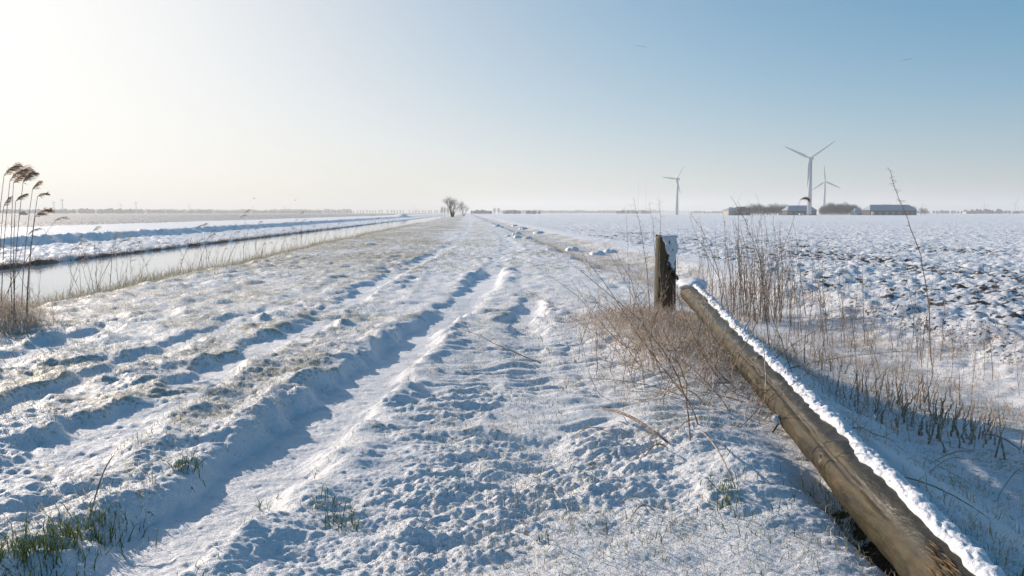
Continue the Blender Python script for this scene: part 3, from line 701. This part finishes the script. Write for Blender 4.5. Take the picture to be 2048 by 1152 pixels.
for px, Y, w_, h_, lab in ((1560, 640, 3.8, 1.7, 'left white van like parked vehicle before the left copse'), (1603, 632, 3.6, 1.6, 'white parked vehicle beside the foot of largest turbine'), (1745, 630, 2.4, 3.0, 'white upright tank standing before the long barn left end')):
    p = at(px, 428, Y); root = empty('parked_van' if h_ < 2 else 'silo_tank', (p.x, Y, -.42)); tag(root, lab, 'van' if h_ < 2 else 'tank')
    if h_ < 2:
        mb = MB(); mb.poly([(x, y, z) for y in (-.9, .9) for x, z in ((-w_ / 2, .35), (w_ / 2, .35), (w_ / 2, .95), (w_ * .3, 1.05), (w_ * .16, h_), (-w_ / 2, h_))], [(0, 1, 2, 3, 4, 5), (11, 10, 9, 8, 7, 6)] + [(i, i + 6, (i + 1) % 6 + 6, (i + 1) % 6) for i in range(6)]); mb.build('body', M_DOOR, root, False)
        mb = MB(); mb.box((-.3, -.93, 1.2), (w_ * .5, .06, .5)); mb.build('window', M_GLASS, root, False)
        for s in (-1, 1):
            mb = MB(); mb.tube([(s * w_ * .3, -.95, .33), (s * w_ * .3, -.7, .33)], .33, 12); mb.build('wheel', M_GLASS, root)
    else:
        mb = MB(); mb.tube([(0, 0, .2), (0, 0, 2.5), (0, 0, 2.9), (0, 0, 3.0)], [.9, .9, .6, .15], 14); mb.build('body', M_DOOR, root)
        for s in (-1, 1): mb = MB(); mb.box((s * .6, -.3, .1), (.15, .15, .4)); mb.build('leg', M_GREY, root, False)

# dark vehicle out on the left field
p = at(48, 427.5, 700); root = empty('field_vehicle', (p.x, 700, -.35)); tag(root, 'dark low farm vehicle far out on the left field', 'farm vehicle')
M_VEH = plain('dark_vehicle_paint', (.05, .06, .065), .6)
mb = MB(); prof = [(-3.1, .5), (2.9, .45), (3.3, 1.1), (1.6, 1.5), (1.2, 2.1), (-2.9, 2.5), (-3.4, 2.3)]
k = len(prof); mb.poly([(x, y, z) for y in (-1.2, 1.2) for x, z in prof], [tuple(range(k)), tuple(range(k, 2 * k))[::-1]] + [(i, i + k, (i + 1) % k + k, (i + 1) % k) for i in range(k)]); mb.build('body', M_VEH, root, False)
mb = MB(); mb.box((-.5, 0, 2.75), (2.0, 1.6, .9)); mb.build('cab', M_VEH, root, False); mb = MB(); mb.box((-.5, -.83, 2.8), (1.5, .06, .5)); mb.build('window', M_GLASS, root, False)
for x in (-2.2, -.1, 2.2): mb = MB(); mb.tube([(x, -1.35, .55), (x, -1.0, .55)], .6, 14); mb.build('wheel', M_GLASS, root)

# birds
M_BIRD = plain('bird_feathers', (.05, .05, .05), .8)
for px, py, lab in ((508, 397, 'left one of two tiny birds high over the left field'), (591, 400.5, 'right one of two tiny birds high over the left field')):
    p = at(px, py, 260); root = empty('flying_bird', p, random.uniform(0, 3)); tag(root, lab, 'bird', 'birds in flight')
    blob('body', (0, 0, 0), (.28, .09, .08), M_BIRD, root, 2, nu=12, nv=8)
    for s in (-1, 1): mb = MB(); mb.poly([(-.12, s * .05, 0), (.12, s * .05, 0), (.1, s * .4, .14), (-.05, s * .75, .08), (-.12, s * .4, .13), (0, s * .3, .1)], [(0, 1, 5), (1, 2, 5), (2, 3, 4), (4, 5, 2), (4, 0, 5)]); mb.build('wing', M_BIRD, root)

# contrails, high and far outside the haze
m_, n_, l_, b_ = mat('contrail_ice', 1.0); b_.inputs['Base Color'].default_value = (.9, .9, .92, 1); b_.inputs['Alpha'].default_value = .22
for (xa, ya, xb, yb) in ((1266, 90, 1294, 94), (1800, 122, 1826, 116.5)):
    a = at(xa, ya, 14000); b2 = at(xb, yb, 14000); mb = MB(); q = (b2 - a); mb.tube([q * 0, q * .5, q], [2, 10, 5], 6); o = mb.build('contrail', m_, loc=a); tag(o, kind='stuff')

# ------------------------------------------------------------------ molehills
def molehill(px, py, wpx, hpx):
    g = ground_at(px, py); d = g.y; w_ = wpx * d / FPX / 2; h_ = hpx * d / FPX * 1.25
    nu, nr = 40, 14; V = [(0, 0, h_)]; F = []; sd_ = int(px)
    for i in range(1, nr + 1):
        for j in range(nu):
            a = 2 * math.pi * j / nu; u = i / nr; rr = w_ * u * (1 + .18 * float(_pnf(math.cos(a) * 1.5 + sd_, math.sin(a) * 1.5)))
            z = h_ * .82 * max(0, 1 - u ** 2.2) ** .5 * (1 + .2 * _pnf(rr * math.cos(a) * 4 + sd_, rr * math.sin(a) * 4)) - (.05 if i == nr else 0)
            V.append((rr * math.cos(a), rr * math.sin(a) * 1.15, z))
    F += [(0, 1 + j, 1 + (j + 1) % nu) for j in range(nu)]
    for i in range(nr - 1):
        for j in range(nu): F.append((1 + i * nu + j, 1 + (i + 1) * nu + j, 1 + (i + 1) * nu + (j + 1) % nu, 1 + i * nu + (j + 1) % nu))
    o = mesh_obj('molehill', V, F, M_SNOW, loc=g + Vector((0, 0, -.02))); return o
def _pnf(x, y): return float(pn(np.array([x]), np.array([y]), 7)[0])
ML = [(994, 453, 14, 5, 'left small molehill in the farthest pair on the track'), (1029, 452.5, 13, 3.5, 'flat molehill near the field edge, farthest right of the track'), (1047, 459, 17, 5, 'snowy molehill with smooth dome just beyond the wide one'),
      (1078, 467, 23, 5.5, 'wide molehill beside the brown verge'), (1034, 468, 19, 5, 'molehill behind the middle of the three in a row'), (1016, 473, 12, 3.5, 'smallest molehill, left end of the row of three'),
      (1035, 475.5, 18, 5.5, 'middle molehill in the row of three'), (1055, 478, 24, 6, 'right molehill in the row of three'), (1099, 500, 16, 4, 'small low molehill left of the tall domed one'),
      (1144, 501.5, 28, 9, 'tall domed molehill, the highest in view'), (1195, 509, 34, 8, 'left lobe of the wide double molehill by the dead weeds'), (1219, 506, 34, 8.5, 'right lobe of the wide double molehill by the dead weeds'),
      (740, 489, 22, 4.5, 'low snowy molehill on the left half of the track')]
for px, py, a_, b_, lab in ML: tag(molehill(px, py, a_, b_), lab, 'molehill', 'snow covered molehills on the track')

# ------------------------------------------------------------------ dead plants
def straw_mat(name, col, frost, amt, sc_=40, tl_=.35):
    m, n, l, b = mat(name, .75); tc = n.new('ShaderNodeNewGeometry')
    t = noise(n, l, tc.outputs['Position'], sc_, 3, .7); t2 = noise(n, l, tc.outputs['Position'], 2.5, 2)
    c = mixc(n, l, t2.outputs[0], tuple(q * .6 for q in col), tuple(q * 1.35 for q in col))
    c = mixc(n, l, mrange(n, l, t.outputs[0], .62 - amt, .72 - amt), c, frost)
    l.new(c, b.inputs['Base Color'])
    # thin blades let some sun through
    tr = n.new('ShaderNodeBsdfTranslucent'); l.new(c, tr.inputs[0]); mx = n.new('ShaderNodeMixShader'); mx.inputs[0].default_value = tl_
    l.new(b.outputs[0], mx.inputs[1]); l.new(tr.outputs[0], mx.inputs[2]); l.new(mx.outputs[0], n['Material Output'].inputs['Surface'])
    return m
M_STALK = straw_mat('dead_stalk', (.31, .20, .125), (.72, .67, .63), .10)
M_STRAW = straw_mat('pale_straw', (.34, .25, .15), (.72, .70, .68), .08)
M_FROSTED = straw_mat('frosted_straw', (.46, .34, .23), (.80, .79, .80), .12)
M_GREEN = straw_mat('winter_grass', (.085, .12, .03), (.6, .64, .6), -.02)
M_GFROST = straw_mat('frosted_grass', (.25, .26, .13), (.80, .81, .80), .16)
M_PLUME = straw_mat('reed_plume', (.40, .29, .19), (.62, .54, .46), .05, 40, .6)

def curve_pts(a, b, bend, n_=7):
    a = Vector(a); b = Vector(b); return [a.lerp(b, i / (n_ - 1)) + Vector(bend) * (math.sin(math.pi * i / (n_ - 1))) for i in range(n_)]
def plume(mb, p, d, ln, droop, n_, rnd, w_=.0035, wind=Vector((1, 0, 0))):
    """a reed plume: fine branches along a nodding axis, all blown to one side"""
    ax = [p]; cur = p; dd = Vector(d).normalized()
    for i in range(8):
        dd = (dd + wind * droop * .16 + Vector((0, 0, -droop * .05 * i))).normalized(); cur = cur + dd * ln / 8; ax.append(cur)
    mb.tube(ax, [.004 - .0004 * i for i in range(9)], 4, False)
    for i in range(n_):
        u = rnd.random(); k = u * 7.99; j = int(k); q = ax[j].lerp(ax[j + 1], k - j); f = ln * (.42 * math.sin(math.pi * min(1, .25 + u * .8)) + .08)
        t = (ax[min(j + 1, 8)] - ax[j]).normalized()
        d1 = (t * .5 + wind * rnd.uniform(.3, .9) + Vector((rnd.gauss(0, .16), rnd.gauss(0, .28), rnd.gauss(-.05, .3)))).normalized()
        e1 = q + d1 * f * .6; e2 = e1 + (d1 + wind * .4 + Vector((0, 0, -.45 * droop))).normalized() * f * .5
        mb.sliver(q, e1, w_, Vector((rnd.gauss(0, 1), rnd.gauss(0, 1), rnd.gauss(0, 1)))); mb.sliver(e1 - d1 * f * .2, e2, w_ * 1.2, Vector((rnd.gauss(0, 1), rnd.gauss(0, 1), 1)))
        for z_ in range(2):
            e3 = q.lerp(e1, rnd.random()); mb.sliver(e3, e3 + (d1 + Vector((rnd.gauss(0, .3), rnd.gauss(0, .3), rnd.gauss(0, .3)))) * f * .3, w_ * 1.1, Vector((rnd.gauss(0, 1), 1, rnd.gauss(0, 1))))
# tall reeds at the left edge
REEDS = [((-14, 640), (8, 352), (34, 319), 'bowed tall reed cut by the left frame edge', 3, .9), ((2, 640), (20, 362), (50, 319), 'tallest upright reed with the broadest brown plume', 3, 1.1),
         ((24, 632), (27, 366), (46, 342), 'straight reed in the middle of the tall clump', 2, .9), ((26, 628), (46, 366), (60, 331), 'reed with thick dark plume just right of the tallest', 2, 1.0),
         ((40, 622), (65, 379), (80, 359), 'thin pale reed with small plume left of the two lowest right plumes', 1, .6), ((50, 620), (75, 393), (97, 384), 'reed whose plume nods furthest right below the thin pale one', 2, .8),
         ((30, 626), (31, 404), (50, 383), 'short plumed reed leaning slightly before the clump middle', 2, .7), ((-2, 640), (7, 414), (19, 391), 'small sparse plumed reed low at the left edge', 1, .45),
         ((52, 616), (70, 434), (101, 411), 'lowest right reed with fan plume pointing at the turbine pair', 2, .9)]
for (bx, by), (mx, my), (tx, ty), lab, nn, big in REEDS:
    rnd = random.Random(bx * 7 + tx); Y = 11.6 + rnd.uniform(-.7, .7); b0 = at(bx, by, Y); b0 = Vector((b0.x, b0.y, hz(b0.x, b0.y) - .05)); m0 = at(mx, my, Y); t0 = at(tx, ty, Y)
    root = empty('reed', b0); tag(root, lab, 'reed', 'tall reeds at the left edge'); mb = MB()
    pts = curve_pts(Vector((0, 0, 0)), m0 - b0, (-.03, 0, 0), 9); mb.tube(pts, [.0075 - .0005 * i for i in range(9)], 5); mb.build('stem', M_STALK, root)
    mb = MB(); v = (t0 - m0); plume(mb, m0 - b0, Vector((v.x * .55, 0, v.z)), v.length * 1.1, .9 * big, int(85 * big), rnd); mb.build('plume', M_PLUME, root, False)
    for q in range(3):
        u = rnd.uniform(.15, .7); p = pts[int(u * 8)]; mb = MB(); e = p + Vector((rnd.uniform(.1, .3), rnd.uniform(-.1, .1), rnd.uniform(.05, .25))); mb.sliver(p, e, .007); mb.sliver(e - (e - p) * .25, e + Vector((.12, 0, -.08)), .004); mb.build('leaf', M_STRAW, root, False)

def stalk_mesh(name, seed, hgt, twigs, r, m, plumed=False, lean=.08, leaves=0):
    rnd = random.Random(seed); mb = MB(); lx, ly = rnd.gauss(0, lean), rnd.gauss(0, lean)
    pts = [Vector((0, 0, -.04))]; n_ = 7
    for i in range(1, n_ + 1):
        u = i / n_; pts.append(Vector((lx * hgt * u ** 1.4 + rnd.gauss(0, .006), ly * hgt * u ** 1.4 + rnd.gauss(0, .006), hgt * u)))
    mb.tube(pts, [r * (1 - .75 * i / n_) for i in range(n_ + 1)], 4, False)
    for k in range(twigs):
        i = rnd.randint(2, n_); p = pts[i - 1].lerp(pts[i], rnd.random()); a = rnd.uniform(0, 6.3); ln = rnd.uniform(.05, .22) * hgt * (1.25 - i / n_)
        q = p + Vector((math.cos(a) * ln * .5, math.sin(a) * ln * .5, ln)); mb.tube([p, p.lerp(q, .5) + Vector((math.cos(a) * .01, 0, 0)), q], [r * .45, r * .35, r * .2], 3, False)
        for z_ in range(2): mb.sliver(q, q + Vector((rnd.gauss(0, .02), rnd.gauss(0, .02), rnd.uniform(0, .035))), .004)
    for k in range(leaves):
        i = rnd.randint(1, n_ - 1); p = pts[i]; a = rnd.uniform(0, 6.3); e = p + Vector((math.cos(a) * .09, math.sin(a) * .09, .1)); mb.sliver(p, e, .005); mb.sliver(e - (e - p) * .3, e + Vector((math.cos(a) * .12, math.sin(a) * .12, -.05)), .0045)
    if plumed: plume(mb, pts[-1], Vector((lx + .3, ly, 1)), .16, .8, 22, rnd, .002, Vector((1, .1, 0)).normalized())
    me = bpy.data.meshes.new(name); me.from_pydata([tuple(v) for v in mb.v], [], mb.f); me.materials.append(m); return me
def scatter(name, meshes, pts, label, cat, group, tilt=.0, smin=.8, smax=1.2):
    for i, q_ in enumerate(pts):
        x, y = q_[:2]
        o = bpy.data.objects.new(name, meshes[random.randrange(len(meshes))]); COL.objects.link(o)
        o.location = (x, y, hz(x, y)); s = random.uniform(smin, smax); k_ = s * (q_[3] if len(q_) > 3 else 1); o.scale = (k_, k_, k_); o.rotation_euler = (random.gauss(0, tilt), random.gauss(0, tilt), random.uniform(-.9, .9))
        size = 'short' if s < smin + (smax - smin) / 3 else ('tall' if s > smin + (smax - smin) * 2 / 3 else 'medium')
        tag(o, (size + ' ' + label + ' ' + q_[2]) if len(q_) > 2 else size + ' ' + label, cat, group)
# bank reeds in the near margin of the canal
bm = [stalk_mesh('bank_reed', 100 + i, .55 + .07 * i, 0, .0045, M_STRAW if i % 2 else M_STALK, i % 3 != 0, .22, 3) for i in range(9)]
pts = []
for i in range(330):
    y = 9.5 * (110 / 9.5) ** (random.random() ** 1.15); x = -8.5 + random.gauss(0, .28)
    if float(pn(np.array([y * .35]), np.array([1.]), 3)[0]) < -.45 and random.random() < .6: continue
    pts.append((x - .15, y, 'nearest the tall reeds' if y < 14 else 'in the middle of the near stretch' if y < 24 else 'further up the canal' if y < 48 else 'far up near the canal end'))
scatter('bank_reed', bm, pts, 'dry reed on the near canal margin', 'reed', 'dry reeds along the near canal margin', .12, .7, 1.75)
# dead weed stalks to the right of the log and behind the post
wm = [stalk_mesh('dead_weed', 200 + i, .8 + .09 * i, 4 + i, .0055, M_STALK if i % 3 else M_FROSTED, False, .10) for i in range(8)]
pts = []
def cluster(cx, cy, sx, sy, k, where, big=1.0):
    for i in range(k): pts.append((random.gauss(cx, sx), random.gauss(cy, sy), where, big))
for px, py, s, k, wh in ((1510, 640, .42, 85, 'in the dense bunch'), (1450, 620, .6, 22, 'between post and dense bunch'), (1640, 690, .5, 24, 'right of the dense bunch'), (1720, 700, .5, 20, 'left of the tallest thorny stem'),
                     (1560, 620, .8, 20, 'behind the dense bunch'), (1290, 610, .6, 14, 'left of the post'), (1400, 600, .7, 14, 'close right of the post'), (1800, 760, .5, 12, 'at the foot of the tallest thorny stem'), (1980, 760, .35, 5, 'by the right frame edge'), (1740, 840, .4, 8, 'low in the shaded ditch')):
    g = ground_at(px, py); cluster(g.x, g.y, s, s * 1.6, k, wh, 2.15 if 'in the dense' in wh else 1.5 if 'dense' in wh or 'left of the tallest' in wh else 1.0)
pts = [q for q in pts if abs(q[0] - np.interp(q[1], [3, 12.3], [1.85, 3.05])) > .28]
scatter('dead_weed', wm, pts, 'dead weed stalk', 'weed', 'dead weed stalks between log and field', .09, .5, 1.0)
bn = [stalk_mesh('bent_weed', 260 + i, .62 + .07 * i, 5, .0055, (M_STALK, M_FROSTED, M_STRAW)[i % 3], False, .5) for i in range(7)]
pts = []
for px, py, s, k, wh in ((1300, 650, .45, 34, 'left of the post foot'), (1400, 720, .35, 34, 'between the post foot and the log'), (1260, 720, .4, 26, 'at the left fringe of the tangle'), (1380, 800, .3, 26, 'in front of the tangle'), (1460, 780, .2, 18, 'under the far half of the log')):
    g = ground_at(px, py); cluster(g.x, g.y, s, s * 1.4, k, wh)
scatter('bent_weed', bn, pts, 'bent frosted weed stem', 'weed', 'bent weed stems tangled round the post', .75, .5, 1.15)
# weeds that stand out, each its own shape
def special(bx, by, tips, label, r=.006, twigs=8, m=M_STALK, Y=None, name='tall_weed', bend=.04, pl=False):
    g = ground_at(bx, by) if Y is None else at(bx, by, Y); g = Vector((g.x, g.y, hz(g.x, g.y) - .04)); rnd = random.Random(bx)
    root = empty(name, g); tag(root, label, 'weed' if name != 'nodding_reed' else 'reed', 'single weeds that stand out')
    mb = MB(); P = [Vector((0, 0, 0))] + [at(tx, ty, g.y) - g for tx, ty in tips]
    full = []
    for i in range(len(P) - 1):
        for q in range(4): full.append(P[i].lerp(P[i + 1], q / 4) + Vector((rnd.gauss(0, .004), rnd.gauss(0, .02), 0)))
    full.append(P[-1]); n_ = len(full); mb.tube(full, [r * (1 - .75 * i / n_) for i in range(n_)], 5, False); mb.build('stem', m, root)
    mb = MB()
    for k in range(twigs):
        i = rnd.randint(max(1, n_ // 3), n_ - 2); p = full[i].lerp(full[i + 1], rnd.random()); a = rnd.choice((-1, 1)); ln = rnd.uniform(.03, .1) * (1.6 - i / n_)
        e = p + Vector((a * ln * .8, rnd.gauss(0, .03), ln * rnd.uniform(-.3, .9))); mb.tube([p, e], [r * .4, r * .2], 3, False); mb.sliver(e, e + Vector((a * .02, 0, -.03)), .005)
    if twigs: mb.build('twigs', m, root, False)
    if pl:
        mb = MB(); plume(mb, full[-1], Vector((.35, 0, .9)), .135, 2.8, 60, rnd, .0022); mb.build('plume', M_PLUME, root, False)
SP = [(1862, 728, [(1857, 610), (1842, 510), (1815, 440), (1795, 385), (1776, 335)], 'tallest thorny dead stem, rising alone before the ploughed field', .011, 26),
      (1540, 700, [(1520, 520), (1490, 440), (1461, 392)], 'dead stem with hooked tip, leftmost of the tall dense bunch', .007, 4),
      (1556, 660, [(1540, 500), (1528, 430), (1510, 384)], 'dead stem of the dense bunch bowing left over the copse', .006, 3),
      (1512, 640, [(1508, 500), (1503, 440), (1497, 400)], 'straight middle stem of the tall dense bunch', .006, 3),
      (1530, 650, [(1515, 520), (1490, 440), (1474, 410), (1484, 385)], 'dead stem with wavy tip over the dark gabled barn', .005, 2),
      (1448, 640, [(1436, 540), (1410, 470), (1380, 425)], 'leaning dead stem right of the post tip', .006, 4),
      (1470, 660, [(1440, 560), (1395, 475), (1378, 430)], 'long bowed dead stem crossing behind the log top', .005, 4),
      (1400, 600, [(1398, 500), (1392, 445)], 'upright thin stem close right of the post', .005, 4),
      (1303, 640, [(1290, 520), (1280, 450), (1267, 395)], 'tall stem with knotted tip just left of the post', .006, 9),
      (1316, 620, [(1308, 480), (1305, 440), (1298, 402)], 'stem rising right behind the left edge of the post', .005, 7),
      (1325, 620, [(1319, 480), (1321, 430), (1318, 394)], 'stem rising behind the post beside the tiny turbine', .005, 8),
      (1262, 610, [(1256, 500), (1253, 450), (1250, 412)], 'palest stem furthest left of those breaking the horizon', .004, 6),
      (1385, 800, [(1290, 690), (1225, 590), (1160, 500)], 'long dark stem leaning far left from below the log', .006, 3),
      (1400, 850, [(1340, 720), (1280, 640), (1160, 540)], 'lower long dark stem leaning left across the snow', .006, 3),
      (1330, 760, [(1290, 650), (1262, 560), (1230, 500)], 'dark stem leaning left between post and molehills', .005, 4),
      (1290, 740, [(1230, 660), (1190, 600), (1162, 560)], 'short dark stem leaning left at the weed edge', .004, 3),
      (1983, 762, [(1984, 690), (1976, 636)], 'single stiff stem at the right on the ditch edge', .006, 3),
      (1380, 880, [(1375, 770), (1350, 700), (1322, 650)], 'frosted arching stem in front of the post foot', .006, 5)]
for bx, by, tips, lab, r_, tw in SP: special(bx, by, tips, lab, r_, tw)
special(1455, 700, [(1530, 590), (1570, 490), (1601, 400)], 'slanting reed with nodding brown plume touching the largest turbine', .006, 0, M_STRAW, name='nodding_reed', pl=True)
# fallen stems lying on the snow in the foreground
def fallen(a, b_, label, r=.006, lift=.03, m=M_STRAW, Yb=None):
    p = ground_at(*a); q = ground_at(*b_); p.z = hz(p.x, p.y) + .02; q.z = hz(q.x, q.y) + lift
    mb = MB(); mb.tube([v - p for v in curve_pts(p, q, (0, 0, .05), 7)], [r * (.6 + .4 * math.sin(math.pi * i / 6)) for i in range(7)], 5); o = mb.build('fallen_stem', m, loc=p)
    tag(o, label, 'stem', 'fallen stems lying on the snow')
for a_ in (((1335, 895), (1198, 838), 'thick split brown stem lying right of the track centre', .011, .08, M_STALK), ((1148, 880), (1215, 873), 'short thin stem lying left of the split brown stem', .004), ((1290, 920), (1335, 906), 'short dark stem just below the split brown stem', .006),
           ((1400, 870), (1470, 1000), 'frosted stem running down towards the grass tuft', .006, .05, M_FROSTED), ((1262, 1042), (1310, 1035), 'thin stem with reddish tip below the mid snow', .004), ((1240, 1010), (1300, 1040), 'thin twig meeting the reddish stem', .003),
           ((1765, 955), (1980, 1050), 'long thin dark stem lying in the shaded ditch', .004), ((1860, 935), (1950, 910), 'bright straw lying behind the snowy log top', .005), ((1858, 950), (1925, 925), 'shorter bright straw crossing beside the log', .004),
           ((1965, 872), (2040, 905), 'bright thick straw near the right frame edge', .010), ((1990, 1010), (2048, 940), 'straw arching out of the frame at the right', .004), ((1080, 1000), (1120, 1014), 'small dark twig low in the centre', .003), ((182, 1035), (232, 978), 'dark seed stem sticking up from the lower left grass', .005, .2, M_STALK)):
    fallen(*a_)
# cut reed stubs in the ditch
sm = [stalk_mesh('reed_stub', 300 + i, .12 + .04 * i, 0, .014 - .0008 * i, M_STRAW if i % 2 else M_FROSTED, False, .12) for i in range(7)]
pts = []
for px, py, s, k, wh in ((1760, 800, .45, 34, 'just behind the middle of the log'), (1900, 870, .35, 44, 'in the thick stand right of the log'), (1850, 820, .4, 26, 'behind the thick stand'), (1680, 740, .5, 26, 'further back along the log'), (1980, 900, .35, 18, 'near the right frame edge'), (1620, 720, .35, 14, 'under the dead weeds')):
    g = ground_at(px, py); cluster(g.x, g.y, s, s * 1.3, k, wh)
pts = [q for q in pts if q[0] - np.interp(q[1], [3, 12.3], [1.85, 3.05]) > .35]
scatter('reed_stub', sm, pts, 'cut reed stub', 'stub', 'cut reed stubs in the ditch', .12, .8, 1.5)

# grasses: far more blades than one could count
def blades(name, m, xy, lmin, lmax, w_, lean=.5, clump=None, seed=1, flat=False):
    rg = np.random.default_rng(seed); x = xy[:, 0]; y = xy[:, 1]; n_ = len(x); z = H(x, y, .03)
    ln = rg.uniform(lmin, lmax, n_) * (.6 + .8 * rg.random(n_)); az = rg.uniform(0, 2 * np.pi, n_)
    le = np.abs(rg.normal(0, lean, n_)) if not flat else rg.uniform(.9, 1.5, n_)
    dx = np.sin(le) * np.cos(az); dy = np.sin(le) * np.sin(az); dz = np.cos(le)
    p0 = np.stack([x, y, z - .012], 1); D = np.stack([dx, dy, dz], 1)
    D2 = D + np.stack([np.cos(az) * .5, np.sin(az) * .5, -.35 * np.ones(n_)], 1); D2 /= np.linalg.norm(D2, axis=1)[:, None]
    p1 = p0 + D * (ln * .6)[:, None]; p2 = p1 + D2 * (ln * .45)[:, None]
    sa = rg.uniform(0, 2 * np.pi, n_); S_ = np.stack([np.cos(sa), np.sin(sa), 0 * sa], 1) * (w_ * rg.uniform(.6, 1.3, n_))[:, None]
    V = np.stack([p0 - S_, p0 + S_, p1 + S_ * .8, p1 - S_ * .8, p2], 1).reshape(-1, 3)
    b0 = np.arange(n_) * 5
    F = np.concatenate([np.stack([b0, b0 + 1, b0 + 2], 1), np.stack([b0, b0 + 2, b0 + 3], 1), np.stack([b0 + 3, b0 + 2, b0 + 4], 1)])
    o = mesh_obj(name, V, F, m); tag(o, kind='stuff'); return o
def pick(n_, x0, x1, y0, y1, prob, seed, powy=1.0):
    rg = np.random.default_rng(seed); y = y0 * (y1 / y0) ** (rg.random(n_) ** powy); x = rg.uniform(x0, x1, n_); k = rg.random(n_) < prob(x, y); return np.stack([x[k], y[k]], 1)
def notrut(x, y):
    m_ = np.ones_like(x)
    for pts_, hw, dep in RUTS[:2]:
        c = np.interp(y, [p[0] for p in pts_], [p[1] for p in pts_]); m_ *= ss(np.abs(x - c), hw * .8, hw * 1.2)
    return m_
P1 = lambda x, y: np.clip(.40 + .9 * ss(-x, .5, 1.5) * ss(pn(x * 1.7, y * 1.5, 46), 0, .5) + .25 * ss(-x, .8, 2) + 1.3 * pn(x * .8, y * .7, 91) + .5 * pn(x * 3, y * 3, 92), 0.02, 1) * notrut(x, y)
blades('frosted_track_grass', M_GFROST, pick(105000, -8.2, 3.2, 2.6, 30, P1, 1, .9), .025, .08, .0024, .75, seed=1)
blades('dead_track_grass', M_FROSTED, pick(70000, -8.4, 4, 2.6, 36, P1, 2, .8), .025, .08, .0022, .8, seed=2)
P2 = lambda x, y: np.clip(-.1 + 1.6 * pn(x * 1.1, y * 1.1, 93), 0, 1) * notrut(x, y)
blades('green_track_grass', M_GREEN, pick(15000, -6, 2.5, 2.8, 12, P2, 3), .04, .09, .0022, .5, seed=3)
def tuft(px, py, rad, n_, seed):
    g = ground_at(px, py); rg = np.random.default_rng(seed); return np.stack([rg.normal(g.x, rad, n_), rg.normal(g.y, rad * 1.3, n_)], 1)
T = [tuft(60, 1120, .12, 260, 1), tuft(110, 1095, .10, 160, 2), tuft(190, 1075, .09, 160, 3), tuft(690, 1050, .05, 60, 4), tuft(375, 930, .05, 70, 5), tuft(1440, 985, .06, 30, 6), tuft(1460, 1010, .05, 22, 7), tuft(1700, 1050, .09, 90, 8), tuft(1700, 1010, .08, 70, 9),
     tuft(1140, 770, .06, 12, 10), tuft(1085, 1090, .02, 8, 11), tuft(530, 1020, .04, 12, 12), tuft(640, 1010, .05, 30, 13), tuft(30, 660, .3, 160, 14)]
blades('green_grass_tufts', M_GREEN, np.concatenate(T), .06, .14, .0028, .45, seed=4)
P3 = lambda x, y: np.exp(-((x + 8.15) / .45) ** 2)
blades('bank_grass', M_GFROST, pick(40000, -9.6, -7.2, 8.5, 90, P3, 5, 1.0), .06, .2, .004, .6, seed=5)
P3b = lambda x, y: np.exp(-((x + 24.15) / .18) ** 2)
blades('far_bank_grass', M_FROSTED, pick(26000, -24.8, -23.9, 12, 160, P3b, 12, 1.0), .1, .32, .012, .9, seed=12)
P3c = lambda x, y: np.exp(-((x + 31.2) / .7) ** 2) * np.clip(.4 + pn(x, y * .4, 96), 0, 1)
blades('bank_crest_grass', M_GFROST, pick(30000, -33, -29, 14, 160, P3c, 13, 1.0), .06, .2, .012, .7, seed=13)
blades('bank_straw', M_STRAW, pick(22000, -9.8, -7.4, 10, 140, P3, 6, .8), .1, .38, .004, .4, seed=6)
P7 = lambda x, y: (.15 + .85 * ss(y, 20, 40)) * np.clip(.30 + 1.1 * pn(x * .5, y * .25, 97) + .6 * pn(x * 1.5, y * .8, 98), .04, 1) * notrut(x, y)
blades('far_track_frosted_grass', M_GFROST, pick(52000, -8.2, 5, 20, 120, P7, 14, .9), .05, .10, .010, .8, seed=14)
blades('far_track_dead_grass', M_FROSTED, pick(50000, -8.4, 8.8, 22, 150, P7, 15, .9), .05, .12, .010, .8, seed=15)
# tangle round the post and beside the log
P4 = lambda x, y: np.exp(-(((x - 2.55) / .75) ** 2 + ((y - 11.2) / 2.0) ** 2)) + .8 * np.exp(-(((x - 2.15) / .45) ** 2 + ((y - 8.4) / 1.5) ** 2))
blades('tangled_dead_grass', M_FROSTED, pick(80000, .6, 4.2, 5, 12.2, P4, 7), .05, .24, .0036, 1.25, seed=7)
blades('tangled_brown_stems', M_STALK, pick(4000, .8, 4.2, 6, 15, P4, 8), .15, .42, .0028, 1.25, seed=8)
P5 = lambda x, y: ss(x, 2.9, 3.8) * (1 - ss(x, 8.6, 9.8)) * np.clip(.35 + .9 * pn(x * .8, y * .6, 94), 0, 1)
blades('verge_frosted_grass', M_FROSTED, pick(76000, 2.8, 10, 8, 60, P5, 9, .9), .06, .26, .0042, .55, seed=9)
P6 = lambda x, y: ss(x - np.interp(y, [3, 12.3], [1.85, 3.05]), .3, .7) * (1 - ss(x, 6.5, 8)) * np.clip(.15 + .9 * pn(x * 1.3, y * 1.1, 95), 0, 1)
blades('ditch_grass', M_FROSTED, pick(14000, 2, 8, 3.5, 12, P6, 10), .05, .2, .003, .6, seed=10)
blades('reed_clump_base', M_FROSTED, np.concatenate([tuft(6, 635, .22, 1100, 20), tuft(20, 655, .25, 500, 21)]), .12, .5, .0035, .35, seed=11)
print('TRIS', sum(len(m.loops) - 2 * len(m.polygons) for m in bpy.data.meshes))
